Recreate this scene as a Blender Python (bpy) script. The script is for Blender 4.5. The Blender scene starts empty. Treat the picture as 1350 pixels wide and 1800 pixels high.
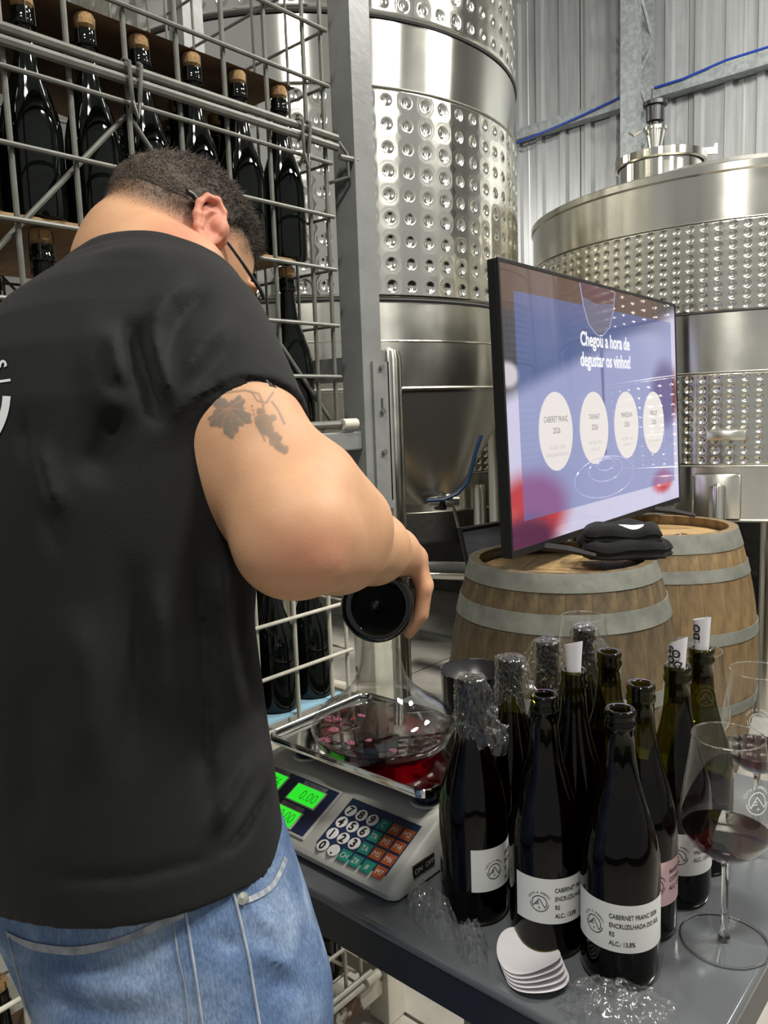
import bpy, bmesh, math, random
import numpy as np
from math import sin, cos, pi, radians, sqrt, atan2
from mathutils import Vector, Matrix

# ------------------------------------------------------------------ camera
SC = bpy.context.scene
COL = SC.collection
FPX = 1377.0                       # focal length in pixels of the 1350x1800 frame
YAW, PITCH, ROLL, CAM_H = radians(41.75), radians(7.16), radians(2.1), 1.38
_fw = Vector((-sin(YAW) * cos(PITCH), cos(YAW) * cos(PITCH), -sin(PITCH)))
_r0 = Vector((cos(YAW), sin(YAW), 0))
_u0 = _r0.cross(_fw)
CR = cos(ROLL) * _r0 - sin(ROLL) * _u0
CU = sin(ROLL) * _r0 + cos(ROLL) * _u0
CF = _fw
CO = Vector((0, 0, CAM_H))
cam_data = bpy.data.cameras.new('camera')
cam_data.sensor_fit = 'VERTICAL'
cam_data.sensor_height = 24.0
cam_data.lens = FPX / 1800.0 * 24.0
cam_data.clip_start = 0.02
cam_data.clip_end = 100
cam = bpy.data.objects.new('camera', cam_data)
COL.objects.link(cam)
cam.matrix_world = Matrix(((CR.x, CU.x, -CF.x, CO.x), (CR.y, CU.y, -CF.y, CO.y), (CR.z, CU.z, -CF.z, CO.z), (0, 0, 0, 1)))
SC.camera = cam

# ------------------------------------------------------------------ world, exposure, lamps
world = bpy.data.worlds.new('world')
SC.world = world
world.use_nodes = True
world.node_tree.nodes['Background'].inputs[0].default_value = (0.80, 0.82, 0.80, 1)
world.node_tree.nodes['Background'].inputs[1].default_value = 0.42
SC.view_settings.view_transform = 'Standard'
SC.view_settings.look = 'None'
SC.view_settings.gamma = 1.0
SC.view_settings.use_curve_mapping = False
SC.view_settings.exposure = 0.0
SC.cycles.use_denoising = True
SC.cycles.transparent_max_bounces = 32
SC.cycles.max_bounces = 8
SC.cycles.sample_clamp_indirect = 6.0
SC.cycles.caustics_reflective = False
SC.cycles.caustics_refractive = False

def area_lamp(name, loc, target, sx, sy, watts, col=(1.0, 0.97, 0.90)):
    d = bpy.data.lights.new(name, 'AREA')
    d.shape = 'RECTANGLE'
    d.size, d.size_y, d.energy, d.color = sx, sy, watts, col
    o = bpy.data.objects.new(name, d)
    COL.objects.link(o)
    o.location = loc
    o.rotation_euler = (Vector(target) - Vector(loc)).to_track_quat('-Z', 'Y').to_euler()
    return o

# linear high-bay lamps hanging under the roof of the hall (position, aim, length, width, power)
LAMPS = [((1.25, 2.1, 4.2), (-0.7, 1.2, 0.8), 0.7, 0.26, 120),
         ((0.75, 3.9, 4.2), (-1.8, 3.4, 0.8), 0.7, 0.26, 95),
         ((-0.6, 3.2, 4.25), (-2.6, 5.0, 1.6), 0.7, 0.26, 60),
         ((0.35, -0.7, 4.6), (-0.7, 0.6, 0.9), 0.7, 0.26, 100),
         ((-5.0, 3.15, 3.3), (-2.7, 3.2, 0.0), 0.7, 0.26, 95)]  # last one: unseen lamp added to brighten the floor beneath the tall tank
for i, (p, t, a, b, w) in enumerate(LAMPS):
    area_lamp('high_bay_light', p, t, a, b, w)

# ------------------------------------------------------------------ node helpers
def nmat(name):
    m = bpy.data.materials.new(name)
    m.use_nodes = True
    nt = m.node_tree
    for n in list(nt.nodes):
        nt.nodes.remove(n)
    out = nt.nodes.new('ShaderNodeOutputMaterial')
    return m, nt, out

def c4(c):
    return (c[0], c[1], c[2], 1.0)

def coords(nt, scale=(1, 1, 1), kind='Object'):
    tc = nt.nodes.new('ShaderNodeTexCoord')
    mp = nt.nodes.new('ShaderNodeMapping')
    mp.inputs['Scale'].default_value = scale
    nt.links.new(tc.outputs[kind], mp.inputs['Vector'])
    return mp.outputs[0]

def noise(nt, vec, scale, detail=4, rough=0.55, dist=0):
    n = nt.nodes.new('ShaderNodeTexNoise')
    n.inputs['Scale'].default_value = scale
    n.inputs['Detail'].default_value = detail
    n.inputs['Roughness'].default_value = rough
    n.inputs['Distortion'].default_value = dist
    nt.links.new(vec, n.inputs['Vector'])
    return n.outputs[0]

def ramp(nt, fac, stops):
    r = nt.nodes.new('ShaderNodeValToRGB')
    el = r.color_ramp.elements
    while len(el) < len(stops):
        el.new(0.5)
    for e, (p, c) in zip(el, stops):
        e.position, e.color = p, c4(c)
    nt.links.new(fac, r.inputs[0])
    return r.outputs[0]

def mat(name, col, rough=0.5, metal=0.0, spec=0.5, col2=None, vscale=6, stretch=(1, 1, 1), lohi=(0.35, 0.65),
        bump=0.0, bscale=80, bstretch=None, coat=0.0, rough2=None, sheen=0.0, sss=0.0, detail=4):
    m, nt, out = nmat(name)
    b = nt.nodes.new('ShaderNodeBsdfPrincipled')
    nt.links.new(b.outputs[0], out.inputs[0])
    b.inputs['Base Color'].default_value = c4(col)
    b.inputs['Roughness'].default_value = rough
    b.inputs['Metallic'].default_value = metal
    b.inputs['Specular IOR Level'].default_value = spec
    b.inputs['Coat Weight'].default_value = coat
    b.inputs['Sheen Weight'].default_value = sheen
    if sss:
        b.inputs['Subsurface Weight'].default_value = sss
        b.inputs['Subsurface Radius'].default_value = (0.010, 0.004, 0.002)
        b.inputs['Subsurface Scale'].default_value = 1.0
    vec = coords(nt, stretch)
    if col2 is not None or rough2 is not None:
        n = noise(nt, vec, vscale, detail)
        if col2 is not None:
            nt.links.new(ramp(nt, n, [(lohi[0], col), (lohi[1], col2)]), b.inputs['Base Color'])
        if rough2 is not None:
            nt.links.new(ramp(nt, n, [(lohi[0], (rough,) * 3), (lohi[1], (rough2,) * 3)]), b.inputs['Roughness'])
    if bump:
        vb = coords(nt, bstretch or stretch)
        nb = noise(nt, vb, bscale, 3)
        bm = nt.nodes.new('ShaderNodeBump')
        bm.inputs['Strength'].default_value = bump
        bm.inputs['Distance'].default_value = 0.01
        nt.links.new(nb, bm.inputs['Height'])
        nt.links.new(bm.outputs[0], b.inputs['Normal'])
    return m

def thin_glass(name, tint, ior=1.45, rough=0.0, gloss=(1, 1, 1), boost=1.0):
    m, nt, out = nmat(name)
    tr = nt.nodes.new('ShaderNodeBsdfTransparent')
    tr.inputs[0].default_value = c4(tint)
    gl = nt.nodes.new('ShaderNodeBsdfGlossy')
    gl.inputs['Color'].default_value = c4(gloss)
    gl.inputs['Roughness'].default_value = rough
    lw = nt.nodes.new('ShaderNodeLayerWeight')
    lw.inputs[0].default_value = 0.5
    pw = nt.nodes.new('ShaderNodeMath')
    pw.operation = 'POWER'
    pw.inputs[1].default_value = 4.6
    nt.links.new(lw.outputs['Facing'], pw.inputs[0])
    f0 = ((ior - 1) / (ior + 1)) ** 2 * boost
    mu = nt.nodes.new('ShaderNodeMath')
    mu.operation = 'MULTIPLY_ADD'
    mu.use_clamp = True
    mu.inputs[1].default_value = 1.0 - f0
    mu.inputs[2].default_value = f0
    nt.links.new(pw.outputs[0], mu.inputs[0])
    fac = mu.outputs[0]
    mx = nt.nodes.new('ShaderNodeMixShader')
    nt.links.new(fac, mx.inputs[0])
    nt.links.new(tr.outputs[0], mx.inputs[1])
    nt.links.new(gl.outputs[0], mx.inputs[2])
    nt.links.new(mx.outputs[0], out.inputs[0])
    return m

def film_glass(name, tint, ior=1.5, rough=0.05, boost=1.0, glint_mix=0.018):
    """thin clear film with faint white mixed in to stand for bright glints"""
    m = thin_glass(name, tint, ior, rough, boost=boost)
    nt = m.node_tree
    out = [n for n in nt.nodes if n.type == 'OUTPUT_MATERIAL'][0]
    src = out.inputs[0].links[0].from_socket
    df = nt.nodes.new('ShaderNodeBsdfDiffuse')
    df.inputs[0].default_value = (0.9, 0.9, 0.9, 1)
    mx = nt.nodes.new('ShaderNodeMixShader')
    mx.inputs[0].default_value = glint_mix
    nt.links.new(src, mx.inputs[1])
    nt.links.new(df.outputs[0], mx.inputs[2])
    nt.links.new(mx.outputs[0], out.inputs[0])
    return m

def emit(name, col, strength=1.0, spec=0.5, rough=0.08):
    m, nt, out = nmat(name)
    b = nt.nodes.new('ShaderNodeBsdfPrincipled')
    b.inputs['Base Color'].default_value = (0.01, 0.01, 0.01, 1)
    b.inputs['Roughness'].default_value = rough
    b.inputs['Specular IOR Level'].default_value = spec
    b.inputs['Emission Color'].default_value = c4(col)
    b.inputs['Emission Strength'].default_value = strength
    nt.links.new(b.outputs[0], out.inputs[0])
    return m

# ------------------------------------------------------------------ mesh helpers
class MB:
    """collects polygons for ONE mesh object"""
    def __init__(s):
        s.v, s.f = [], []
    def add(s, vs, fs):
        o = len(s.v)
        s.v += [tuple(x) for x in vs]
        s.f += [tuple(i + o for i in f) for f in fs]
        return s
    def box(s, lo, hi, bev=0.0):
        x0, y0, z0 = lo
        x1, y1, z1 = hi
        if bev <= 0:
            vs = [(x0, y0, z0), (x1, y0, z0), (x1, y1, z0), (x0, y1, z0), (x0, y0, z1), (x1, y0, z1), (x1, y1, z1), (x0, y1, z1)]
            return s.add(vs, [(0, 3, 2, 1), (4, 5, 6, 7), (0, 1, 5, 4), (1, 2, 6, 5), (2, 3, 7, 6), (3, 0, 4, 7)])
        b = min(bev, (x1 - x0) / 2.01, (y1 - y0) / 2.01, (z1 - z0) / 2.01)
        prof = [(b, 0), (0.29 * b, 0.29 * b), (0, b)]
        rings = []
        def ring(ins, z):
            c = 0.29 * b
            pts = []
            X0, X1, Y0, Y1 = x0 + ins, x1 - ins, y0 + ins, y1 - ins
            q = b * 0.7
            for (cx, cy, sx, sy) in ((X0, Y0, 1, 1), (X1, Y0, -1, 1), (X1, Y1, -1, -1), (X0, Y1, 1, -1)):
                a1 = (cx, cy + sy * q, z)
                m = (cx + sx * q * .29, cy + sy * q * .29, z)
                a2 = (cx + sx * q, cy, z)
                pts += [a1, m, a2] if sx * sy > 0 else [a2, m, a1]
            return pts
        for ins, dz in prof:
            rings.append(ring(ins, z0 + dz))
        for ins, dz in reversed(prof):
            rings.append(ring(ins, z1 - dz))
        n = 12
        vs = [p for r_ in rings for p in r_]
        fs = [tuple(reversed(range(n)))]
        for k in range(len(rings) - 1):
            for i in range(n):
                j = (i + 1) % n
                fs.append((k * n + i, k * n + j, (k + 1) * n + j, (k + 1) * n + i))
        fs.append(tuple(range((len(rings) - 1) * n, len(rings) * n)))
        return s.add(vs, fs)
    def lathe(s, prof, seg=32, center=(0, 0, 0), cap0=False, cap1=False, a0=0.0, a1=2 * pi):
        full = abs(a1 - a0 - 2 * pi) < 1e-6
        n = seg if full else seg + 1
        vs = []
        for (r_, z) in prof:
            for i in range(n):
                a = a0 + (a1 - a0) * i / seg
                vs.append((center[0] + r_ * cos(a), center[1] + r_ * sin(a), center[2] + z))
        fs = []
        for k in range(len(prof) - 1):
            for i in range(seg):
                j = (i + 1) % n
                fs.append((k * n + i, k * n + j, (k + 1) * n + j, (k + 1) * n + i))
        if cap0:
            fs.append(tuple(reversed(range(n))))
        if cap1:
            fs.append(tuple(range((len(prof) - 1) * n, len(prof) * n)))
        return s.add(vs, fs)
    def tube(s, pts, r, seg=8, cap=True, closed=False):
        pts = [Vector(p) for p in pts]
        rs = r if isinstance(r, (list, tuple)) else [r] * len(pts)
        n = len(pts)
        prev = None
        vs = []
        for i, p in enumerate(pts):
            if closed:
                t = pts[(i + 1) % n] - pts[i - 1]
            else:
                t = pts[min(i + 1, n - 1)] - pts[max(i - 1, 0)]
            t.normalize()
            if prev is None:
                a = Vector((0, 0, 1)) if abs(t.z) < 0.9 else Vector((1, 0, 0))
                nn = t.cross(a).normalized()
            else:
                nn = (prev - t * prev.dot(t)).normalized()
            prev = nn
            bb = t.cross(nn)
            for k in range(seg):
                a = 2 * pi * k / seg
                vs.append(p + (nn * cos(a) + bb * sin(a)) * rs[i])
        fs = []
        m = n if closed else n - 1
        for i in range(m):
            for k in range(seg):
                q = (k + 1) % seg
                i2 = (i + 1) % n
                fs.append((i * seg + k, i * seg + q, i2 * seg + q, i2 * seg + k))
        if cap and not closed:
            fs.append(tuple(reversed(range(seg))))
            fs.append(tuple(range((n - 1) * seg, n * seg)))
        return s.add(vs, fs)
    def prism(s, poly, axis, t0, t1):
        """extrude a 2D polygon along an axis ('x','y','z') from t0 to t1"""
        n = len(poly)
        def P(a, b, t):
            return {'x': (t, a, b), 'y': (a, t, b), 'z': (a, b, t)}[axis]
        vs = [P(a, b, t0) for a, b in poly] + [P(a, b, t1) for a, b in poly]
        fs = [tuple(reversed(range(n))), tuple(range(n, 2 * n))]
        for i in range(n):
            j = (i + 1) % n
            fs.append((i, j, n + j, n + i))
        return s.add(vs, fs)
    def grid(s, fn, nu, nv, closeu=False):
        vs = []
        for j in range(nv + 1):
            for i in range(nu + (0 if closeu else 1)):
                vs.append(fn(i / nu, j / nv))
        w = nu if closeu else nu + 1
        fs = []
        for j in range(nv):
            for i in range(nu):
                i2 = (i + 1) % w
                fs.append((j * w + i, j * w + i2, (j + 1) * w + i2, (j + 1) * w + i))
        return s.add(vs, fs)
    def xf(s, M):
        s.v = [tuple(M @ Vector(p)) for p in s.v]
        return s
    def mesh(s, name, m, smooth=True, angle=40):
        me = bpy.data.meshes.new(name)
        me.from_pydata(s.v, [], s.f)
        finish_mesh(me, m, smooth, angle)
        return me
    def build(s, name, m, parent=None, smooth=True, loc=None, angle=40, fixn=False):
        me = s.mesh(name, m, smooth, angle)
        if fixn:
            bm = bmesh.new()
            bm.from_mesh(me)
            bmesh.ops.recalc_face_normals(bm, faces=bm.faces)
            bm.to_mesh(me)
            bm.free()
        return link(name, me, parent, loc)

def finish_mesh(me, m, smooth=True, angle=40):
    me.validate()
    if m is not None:
        me.materials.append(m)
    if smooth:
        me.polygons.foreach_set('use_smooth', [True] * len(me.polygons))
        if angle < 180:
            me.set_sharp_from_angle(angle=radians(angle))
    me.update()

def np_mesh(name, V, F, m, smooth=True, angle=180):
    """quads from numpy arrays"""
    me = bpy.data.meshes.new(name)
    V = np.asarray(V, np.float32)
    F = np.asarray(F, np.int32)
    k = F.shape[1]
    me.vertices.add(len(V))
    me.vertices.foreach_set('co', V.ravel())
    me.loops.add(F.size)
    me.loops.foreach_set('vertex_index', F.ravel())
    me.polygons.add(len(F))
    me.polygons.foreach_set('loop_start', np.arange(0, F.size, k, dtype=np.int32))
    me.update(calc_edges=True)
    finish_mesh(me, m, smooth, angle)
    return me

def link(name, me, parent=None, loc=None):
    o = bpy.data.objects.new(name, me)
    COL.objects.link(o)
    if parent is not None:
        o.parent = parent
    if loc is not None:
        o.location = loc
    return o

def tag(o, label, cat, group=None):
    o['label'] = label
    o['category'] = cat
    if group:
        o['group'] = group
    return o

def thing(name, label, cat, loc=(0, 0, 0), rz=0.0, group=None):
    o = bpy.data.objects.new(name, None)
    o.empty_display_size = 0.05
    COL.objects.link(o)
    o.location = loc
    o.rotation_euler = (0, 0, rz)
    return tag(o, label, cat, group)

def struct(o):
    o['kind'] = 'structure'
    return o

def copy_tree(o, parent=None, keep=True):
    c = o.copy()
    COL.objects.link(c)
    c.parent = parent
    for ch in list(o.children):
        copy_tree(ch, c)
    return c

def text_mesh(txt, size, m, name='lettering', align='LEFT', bold=0.0, xs=1.0, ext=0.0, spacing=1.0):
    """flat text as a mesh in the xy plane"""
    cu = bpy.data.curves.new(name, 'FONT')
    cu.body = txt
    cu.size = size
    cu.align_x = align
    cu.offset = bold
    cu.extrude = ext
    cu.resolution_u = 3
    cu.space_character = spacing
    ob = bpy.data.objects.new(name, cu)
    COL.objects.link(ob)
    dg = bpy.context.evaluated_depsgraph_get()
    me = bpy.data.meshes.new_from_object(ob.evaluated_get(dg))
    bpy.data.objects.remove(ob)
    bpy.data.curves.remove(cu)
    me.name = name
    me.materials.clear()
    me.materials.append(m)
    if xs != 1.0:
        for v in me.vertices:
            v.co.x *= xs
    return me

def map_mesh(me, fn):
    for v in me.vertices:
        v.co = fn(v.co)
    me.update()
    return me

def at(px, py, d):
    """point seen at pixel (px, py) at depth d metres in front of the camera"""
    return CO + (CR * ((px - 675.0) / FPX) + CU * ((900.0 - py) / FPX) + CF) * d

R1 = random.Random(7)

def on_plane(px, py, axis, val):
    v = CR * ((px - 675.0) / FPX) + CU * ((900.0 - py) / FPX) + CF
    t = (val - CO[axis]) / v[axis]
    return CO + v * t

# ------------------------------------------------------------------ materials of the setting
M_FLOOR = mat('floor_concrete', (0.40, 0.375, 0.325), rough=0.55, col2=(0.52, 0.49, 0.43), vscale=9, bump=0.15, bscale=300, detail=8)
M_JOINT = mat('floor_joint', (0.07, 0.068, 0.06), rough=0.8)
M_SHEET = mat('galvanised_sheet', (0.44, 0.455, 0.46), rough=0.42, metal=0.3, col2=(0.54, 0.555, 0.56), vscale=5, stretch=(6, 6, 0.4), bump=0.02)
M_GALV = mat('galvanised_steel', (0.33, 0.36, 0.365), rough=0.5, metal=0.4, col2=(0.44, 0.475, 0.48), vscale=30, lohi=(0.42, 0.6))
M_FOIL = mat('roof_foil', (0.75, 0.75, 0.74), rough=0.35, metal=0.7, bump=0.8, bscale=9)
M_DARKWALL_SHADE = mat('dark_wall_and_shade', (0.06, 0.058, 0.052), rough=0.85, col2=(0.09, 0.085, 0.075), vscale=20)  # wall backing colour, also used as painted shade below the tanks
M_SIDEWALL = mat('painted_wall', (0.55, 0.55, 0.52), rough=0.8, col2=(0.60, 0.60, 0.57))

# ------------------------------------------------------------------ floor: bed with slabs and a drain
floor = struct(MB().box((-7, -4, -0.12), (4, 6.2, -0.006)).build('floor', M_JOINT, smooth=False))
SX, SY = 1.3, 1.245
slab = MB().box((0.004, 0.004, -0.05), (SX - 0.004, SY - 0.004, 0.0), 0.003).mesh('floor_slab', M_FLOOR)
for ix in range(-3, 4):
    for iy in range(-5, 5):
        y0 = 3.73 + iy * SY if iy < 0 else 3.79 + iy * SY
        x0 = -2.6 + ix * SX
        if y0 + SY > 6.2 or y0 < -2.6:
            continue
        link('floor_slab', slab, floor, (x0, y0, 0))
for k in range(3):
    link('drain_bar', MB().box((-6, 3.733 + k * 0.019, -0.03), (3.8, 3.745 + k * 0.019, -0.002)).mesh('drain_bar', M_GALV, False), floor)

# ------------------------------------------------------------------ back wall of profiled sheets
WY = 6.0
wall_back = struct(MB().box((-7, WY + 0.05, 0), (4, WY + 0.25, 4.75)).build('wall_back', M_DARKWALL_SHADE, smooth=False))
PW = 0.85
def sheet_profile():
    pts = [(0.0, 0.0)]
    n = 4
    p = PW / n
    for i in range(n):
        b = i * p
        pts += [(b + 0.035, 0.0), (b + 0.050, -0.030), (b + 0.098, -0.030), (b + 0.113, 0.0)]
        if i == 1:
            pts += [(b + 0.155, 0.0), (b + 0.160, -0.005), (b + 0.172, -0.005), (b + 0.177, 0.0)]
    pts.append((PW, 0.0))
    return pts
prof = sheet_profile()
n = len(prof)
mb = MB()
mb.add([(x, y, 0.0) for x, y in prof] + [(x, y, 4.7) for x, y in prof] + [(x, y + 0.004, 0.0) for x, y in prof] + [(x, y + 0.004, 4.7) for x, y in prof],
       [(i, i + 1, n + i + 1, n + i) for i in range(n - 1)] + [(2 * n + i + 1, 2 * n + i, 3 * n + i, 3 * n + i + 1) for i in range(n - 1)])
sheet = mb.mesh('wall_sheet', M_SHEET, smooth=False)
for k in range(-4, 7):
    link('wall_sheet', sheet, wall_back, (-3.113 + k * (PW + 0.006), WY + (0.0 if k % 2 else 0.006), 0.0))
struct(MB().box((-7.0, -4, 0), (-6.8, 6.2, 6.2)).build('wall_left', M_SIDEWALL, smooth=False))
ce = MB().add([(-7, 6.3, 4.63), (4, 6.3, 4.63), (4, -4, 6.1), (-7, -4, 6.1), (-7, 6.3, 4.75), (4, 6.3, 4.75), (4, -4, 6.22), (-7, -4, 6.22)],
              [(0, 1, 2, 3), (7, 6, 5, 4), (0, 4, 5, 1), (2, 6, 7, 3), (1, 5, 6, 2), (0, 3, 7, 4)])
struct(ce.build('ceiling', M_FOIL, smooth=False))
shade_base = struct(MB().box((-6.5, 4.72, 0), (2.5, 5.9, 0.16), 0.02).build('shade_block_1', M_DARKWALL_SHADE, smooth=False))  # dark block standing in for the shade under the tanks

# lattice column
col = thing('steel_column', 'galvanised lattice steel column standing against the profiled sheet wall', 'column', (-2.54, 5.8, 0))
for (y0, y1) in ((-0.19, -0.11), (0.07, 0.14)):
    m = MB()
    m.prism([(-0.06, y0), (0.06, y0), (0.06, y1), (0.053, y1), (0.053, y0 + 0.007), (-0.053, y0 + 0.007), (-0.053, y1), (-0.06, y1)], 'z', 0.0, 4.72)
    m.build('chord', M_GALV, col, smooth=False)
zz = 0.1
up = True
while zz < 4.5:
    for sx in (-0.05, 0.05):
        a, b = (-0.13, 0.10) if up else (0.10, -0.13)
        m = MB().tube([(sx, a, zz), (sx, b, zz + 0.26)], 0.013, 4)
        m.build('lattice_bar', M_GALV, col, smooth=False)
    zz += 0.30
    up = not up
# horizontal girts and the blue cable
for nm, x0, x1, lab in (('wall_girt', -6.2, -2.61, 'galvanised horizontal wall rail left of the lattice column'), ('wall_girt', -2.47, 2.5, 'galvanised horizontal wall rail right of the lattice column')):
    m = MB().prism([(5.86, 3.58), (5.965, 3.58), (5.965, 3.585), (5.866, 3.585), (5.866, 3.655), (5.965, 3.655), (5.965, 3.66), (5.86, 3.66)], 'x', x0, x1)
    tag(m.build(nm, M_GALV, smooth=False), lab, 'wall rail')
M_BLUE = mat('blue_cable', (0.02, 0.07, 0.45), rough=0.4)
pts = []
for i in range(30):
    x = -3.9 + i * (1.25 / 29)
    pts.append((x, 5.845, 3.53 + 0.13 * (i / 29) - 0.02 * sin(i / 29 * pi)))
m = MB().tube(pts, 0.0085, 6)
pts = [(-2.45 + i * 0.1, 5.85, 3.645 + 0.035 * max(0, min(1, (i - 2) / 3.0))) for i in range(18)]
m.tube(pts, 0.0085, 6)
tag(m.build('cable', M_BLUE), 'thin blue cable running along the wall rails past the column', 'cable')

# lamp housings under the roof (above each light)
M_HOUSING = mat('lamp_housing', (0.7, 0.7, 0.7), rough=0.5)
WHERE = ['right of the tasting table', 'right of the low dimpled tank', 'over the barrels towards the back wall', 'above the camera', 'far left between the tall tank and the back row, added to light the floor']
for (p, t, a, b, w), wh in zip(LAMPS, WHERE):
    h = thing('high_bay_lamp', 'white linear high bay lamp hanging ' + wh, 'lamp', (p[0], p[1], p[2] + 0.16), 0, 'high bay lamps')
    MB().box((-a / 2 - .05, -b / 2 - .05, 0), (a / 2 + .05, b / 2 + .05, 0.07), 0.01).build('housing', M_HOUSING, h)
    for sx in (-0.4, 0.4):
        MB().tube([(sx * a / 1.2, 0, 0.06), (sx * a / 1.2, 0, 4.63 + (6.3 - p[1]) * 1.47 / 10.3 - p[2] - 0.162)], 0.004, 5).build('suspension_rod', M_HOUSING, h)

# ------------------------------------------------------------------ stainless tanks
def steel(name, col, rough, bump=0.05, stretch=(1, 1, 1), bscale=12, rough2=None, aniso=0.0):
    m = mat(name, col, rough=rough, metal=1.0, bump=bump, bscale=bscale, bstretch=stretch, rough2=rough2, vscale=7)
    if aniso:
        # upright grinding marks: highlights drawn out vertically
        nt = m.node_tree
        b = [n for n in nt.nodes if n.type == 'BSDF_PRINCIPLED'][0]
        b.inputs['Anisotropic'].default_value = aniso
        c = nt.nodes.new('ShaderNodeCombineXYZ')
        c.inputs[2].default_value = 1.0
        nt.links.new(c.outputs[0], b.inputs['Tangent'])
    return m
M_STEEL = steel('stainless_satin', (0.71, 0.69, 0.62), 0.21, 0.03, (1, 1, 0.2), 6, 0.25, aniso=0.85)
M_POLISH = steel('stainless_polished', (0.74, 0.72, 0.65), 0.15, 0.03, (1, 1, 0.15), 5, 0.18, aniso=0.95)
M_DIMPLE = steel('stainless_jacket', (0.80, 0.78, 0.70), 0.13, 0.16, (1, 1, 0.25), 7, aniso=0.85)
M_DIMPLE_FINE = steel('stainless_fine_jacket', (0.74, 0.72, 0.64), 0.20, 0.04, (1, 1, 0.3), 7)
M_SEAM = steel('stainless_weld', (0.40, 0.39, 0.35), 0.35, 0.0)
M_DULL = steel('stainless_dull', (0.55, 0.535, 0.48), 0.30, 0.08, (1, 1, 0.3), 9)
M_DARKGAP = mat('dark_gap', (0.03, 0.03, 0.028), rough=0.7)
M_BLACK = mat('black_plastic', (0.012, 0.012, 0.013), rough=0.35)

def dimple_jacket(name, R, z0, z1, ncol, nrow, r0, depth, res, azc, half, m, pillow=0.003, out=0.006):
    """pressed dimple jacket: a finely divided band of the shell, dimples pushed in round each weld spot"""
    da = 2 * pi / ncol
    k0, k1 = int(math.floor((azc - half) / da)), int(math.ceil((azc + half) / da))
    nu, nv = (k1 - k0) * res, nrow * res
    u = np.linspace(k0, k1, nu + 1)
    v = np.linspace(0, nrow, nv + 1)
    U, V = np.meshgrid(u, v)
    du = (U - np.floor(U) - 0.5) * da * R
    dz = (z1 - z0) / nrow
    dv = (V - np.floor(V) - 0.5) * dz
    rr = np.sqrt(du ** 2 + dv ** 2)
    q = np.clip(rr / r0, 0, 1)
    off = out + pillow * np.clip((rr - r0) / r0, 0, 1) - depth * (1 - q ** 2) ** 1.2
    off += depth * 0.42 * np.clip(1 - (rr / (0.27 * r0)) ** 2, 0, 1)
    off += 0.0009 * np.exp(-((rr - 1.12 * r0) / (0.16 * r0)) ** 2)
    edge = np.minimum(V, nrow - V) * dz
    off = off * np.clip(edge / 0.004, 0, 1)
    rad = R + off
    ang = U * da
    X, Y, Z = rad * np.cos(ang), rad * np.sin(ang), z0 + V * dz
    P = np.stack([X, Y, Z], -1).reshape(-1, 3)
    w = nu + 1
    i, j = np.meshgrid(np.arange(nu), np.arange(nv))
    b = (j * w + i).ravel()
    return np_mesh(name, P, np.stack([b, b + 1, b + w + 1, b + w], -1), m)

def ring_seam(R, z, r, m, parent, name='weld_seam', seg=96):
    MB().tube([(R * cos(2 * pi * i / seg), R * sin(2 * pi * i / seg), z) for i in range(seg)], r, 6, closed=True).build(name, m, parent)

T1, TR1 = (-2.706, 2.596), 0.9326
az1 = atan2(-T1[1], -T1[0])
tank = thing('wine_tank', 'tall stainless tank with widely spaced dimples and cone bottom behind the bottle rack', 'tank', (T1[0], T1[1], 0), 0, 'stainless wine tanks')
MB().lathe([(TR1 + .004, 2.50), (TR1 + .004, 2.715)], 128).build('polished_band', M_POLISH, tank)
MB().lathe([(TR1 - .002, 1.46), (TR1 + .003, 1.475), (TR1 + .003, 1.637), (TR1, 1.64), (TR1, 1.775), (TR1 - 0.02, 1.785)], 128).build('lower_shell', M_STEEL, tank)
MB().lathe([(TR1 - .012, 1.70), (TR1 - .012, 4.45), (0.12, 4.58), (0.0, 4.59)], 96).build('inner_shell', M_STEEL, tank)
link('dimple_jacket', dimple_jacket('dimple_jacket', TR1, 1.79, 2.495, 75, 9, 0.0198, 0.0074, 14, az1, radians(100), M_DIMPLE, 0.0012), tank)
link('dimple_jacket', dimple_jacket('upper_dimple_jacket', TR1, 2.735, 3.60, 75, 11, 0.0198, 0.0074, 12, az1, radians(100), M_DIMPLE, 0.0012), tank)
MB().lathe([(TR1 + .004, 3.61), (TR1 + .004, 4.45)], 96).build('top_shell', M_STEEL, tank)
ring_seam(TR1 + .004, 2.727, 0.008, M_DARKGAP, tank)
ring_seam(TR1 + .004, 2.498, 0.004, M_SEAM, tank)
ring_seam(TR1 + .002, 1.782, 0.007, M_DARKGAP, tank)
ring_seam(TR1 + .003, 1.638, 0.0035, M_POLISH, tank)
ring_seam(TR1 + .003, 1.468, 0.006, M_SEAM, tank)
cone_end = at(742, 880, 3.12) - Vector((T1[0], T1[1], 0))
prof_n = 10
mb = MB()
vs = []
for k in range(prof_n + 1):
    t = k / prof_n
    rr = (TR1 - 0.004) * (1 - t) + 0.13 * t
    cx, cy = cone_end.x * t, cone_end.y * t
    zc = 1.47 * (1 - t) + cone_end.z * t
    for i in range(96):
        a = 2 * pi * i / 96
        vs.append((cx + rr * cos(a), cy + rr * sin(a), zc))
fs = []
for k in range(prof_n):
    for i in range(96):
        j = (i + 1) % 96
        fs.append((k * 96 + j, k * 96 + i, (k + 1) * 96 + i, (k + 1) * 96 + j))
fs.append(tuple(range(prof_n * 96, prof_n * 96 + 96)))
mb.add(vs, fs).build('cone_bottom', M_DULL, tank)
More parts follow.
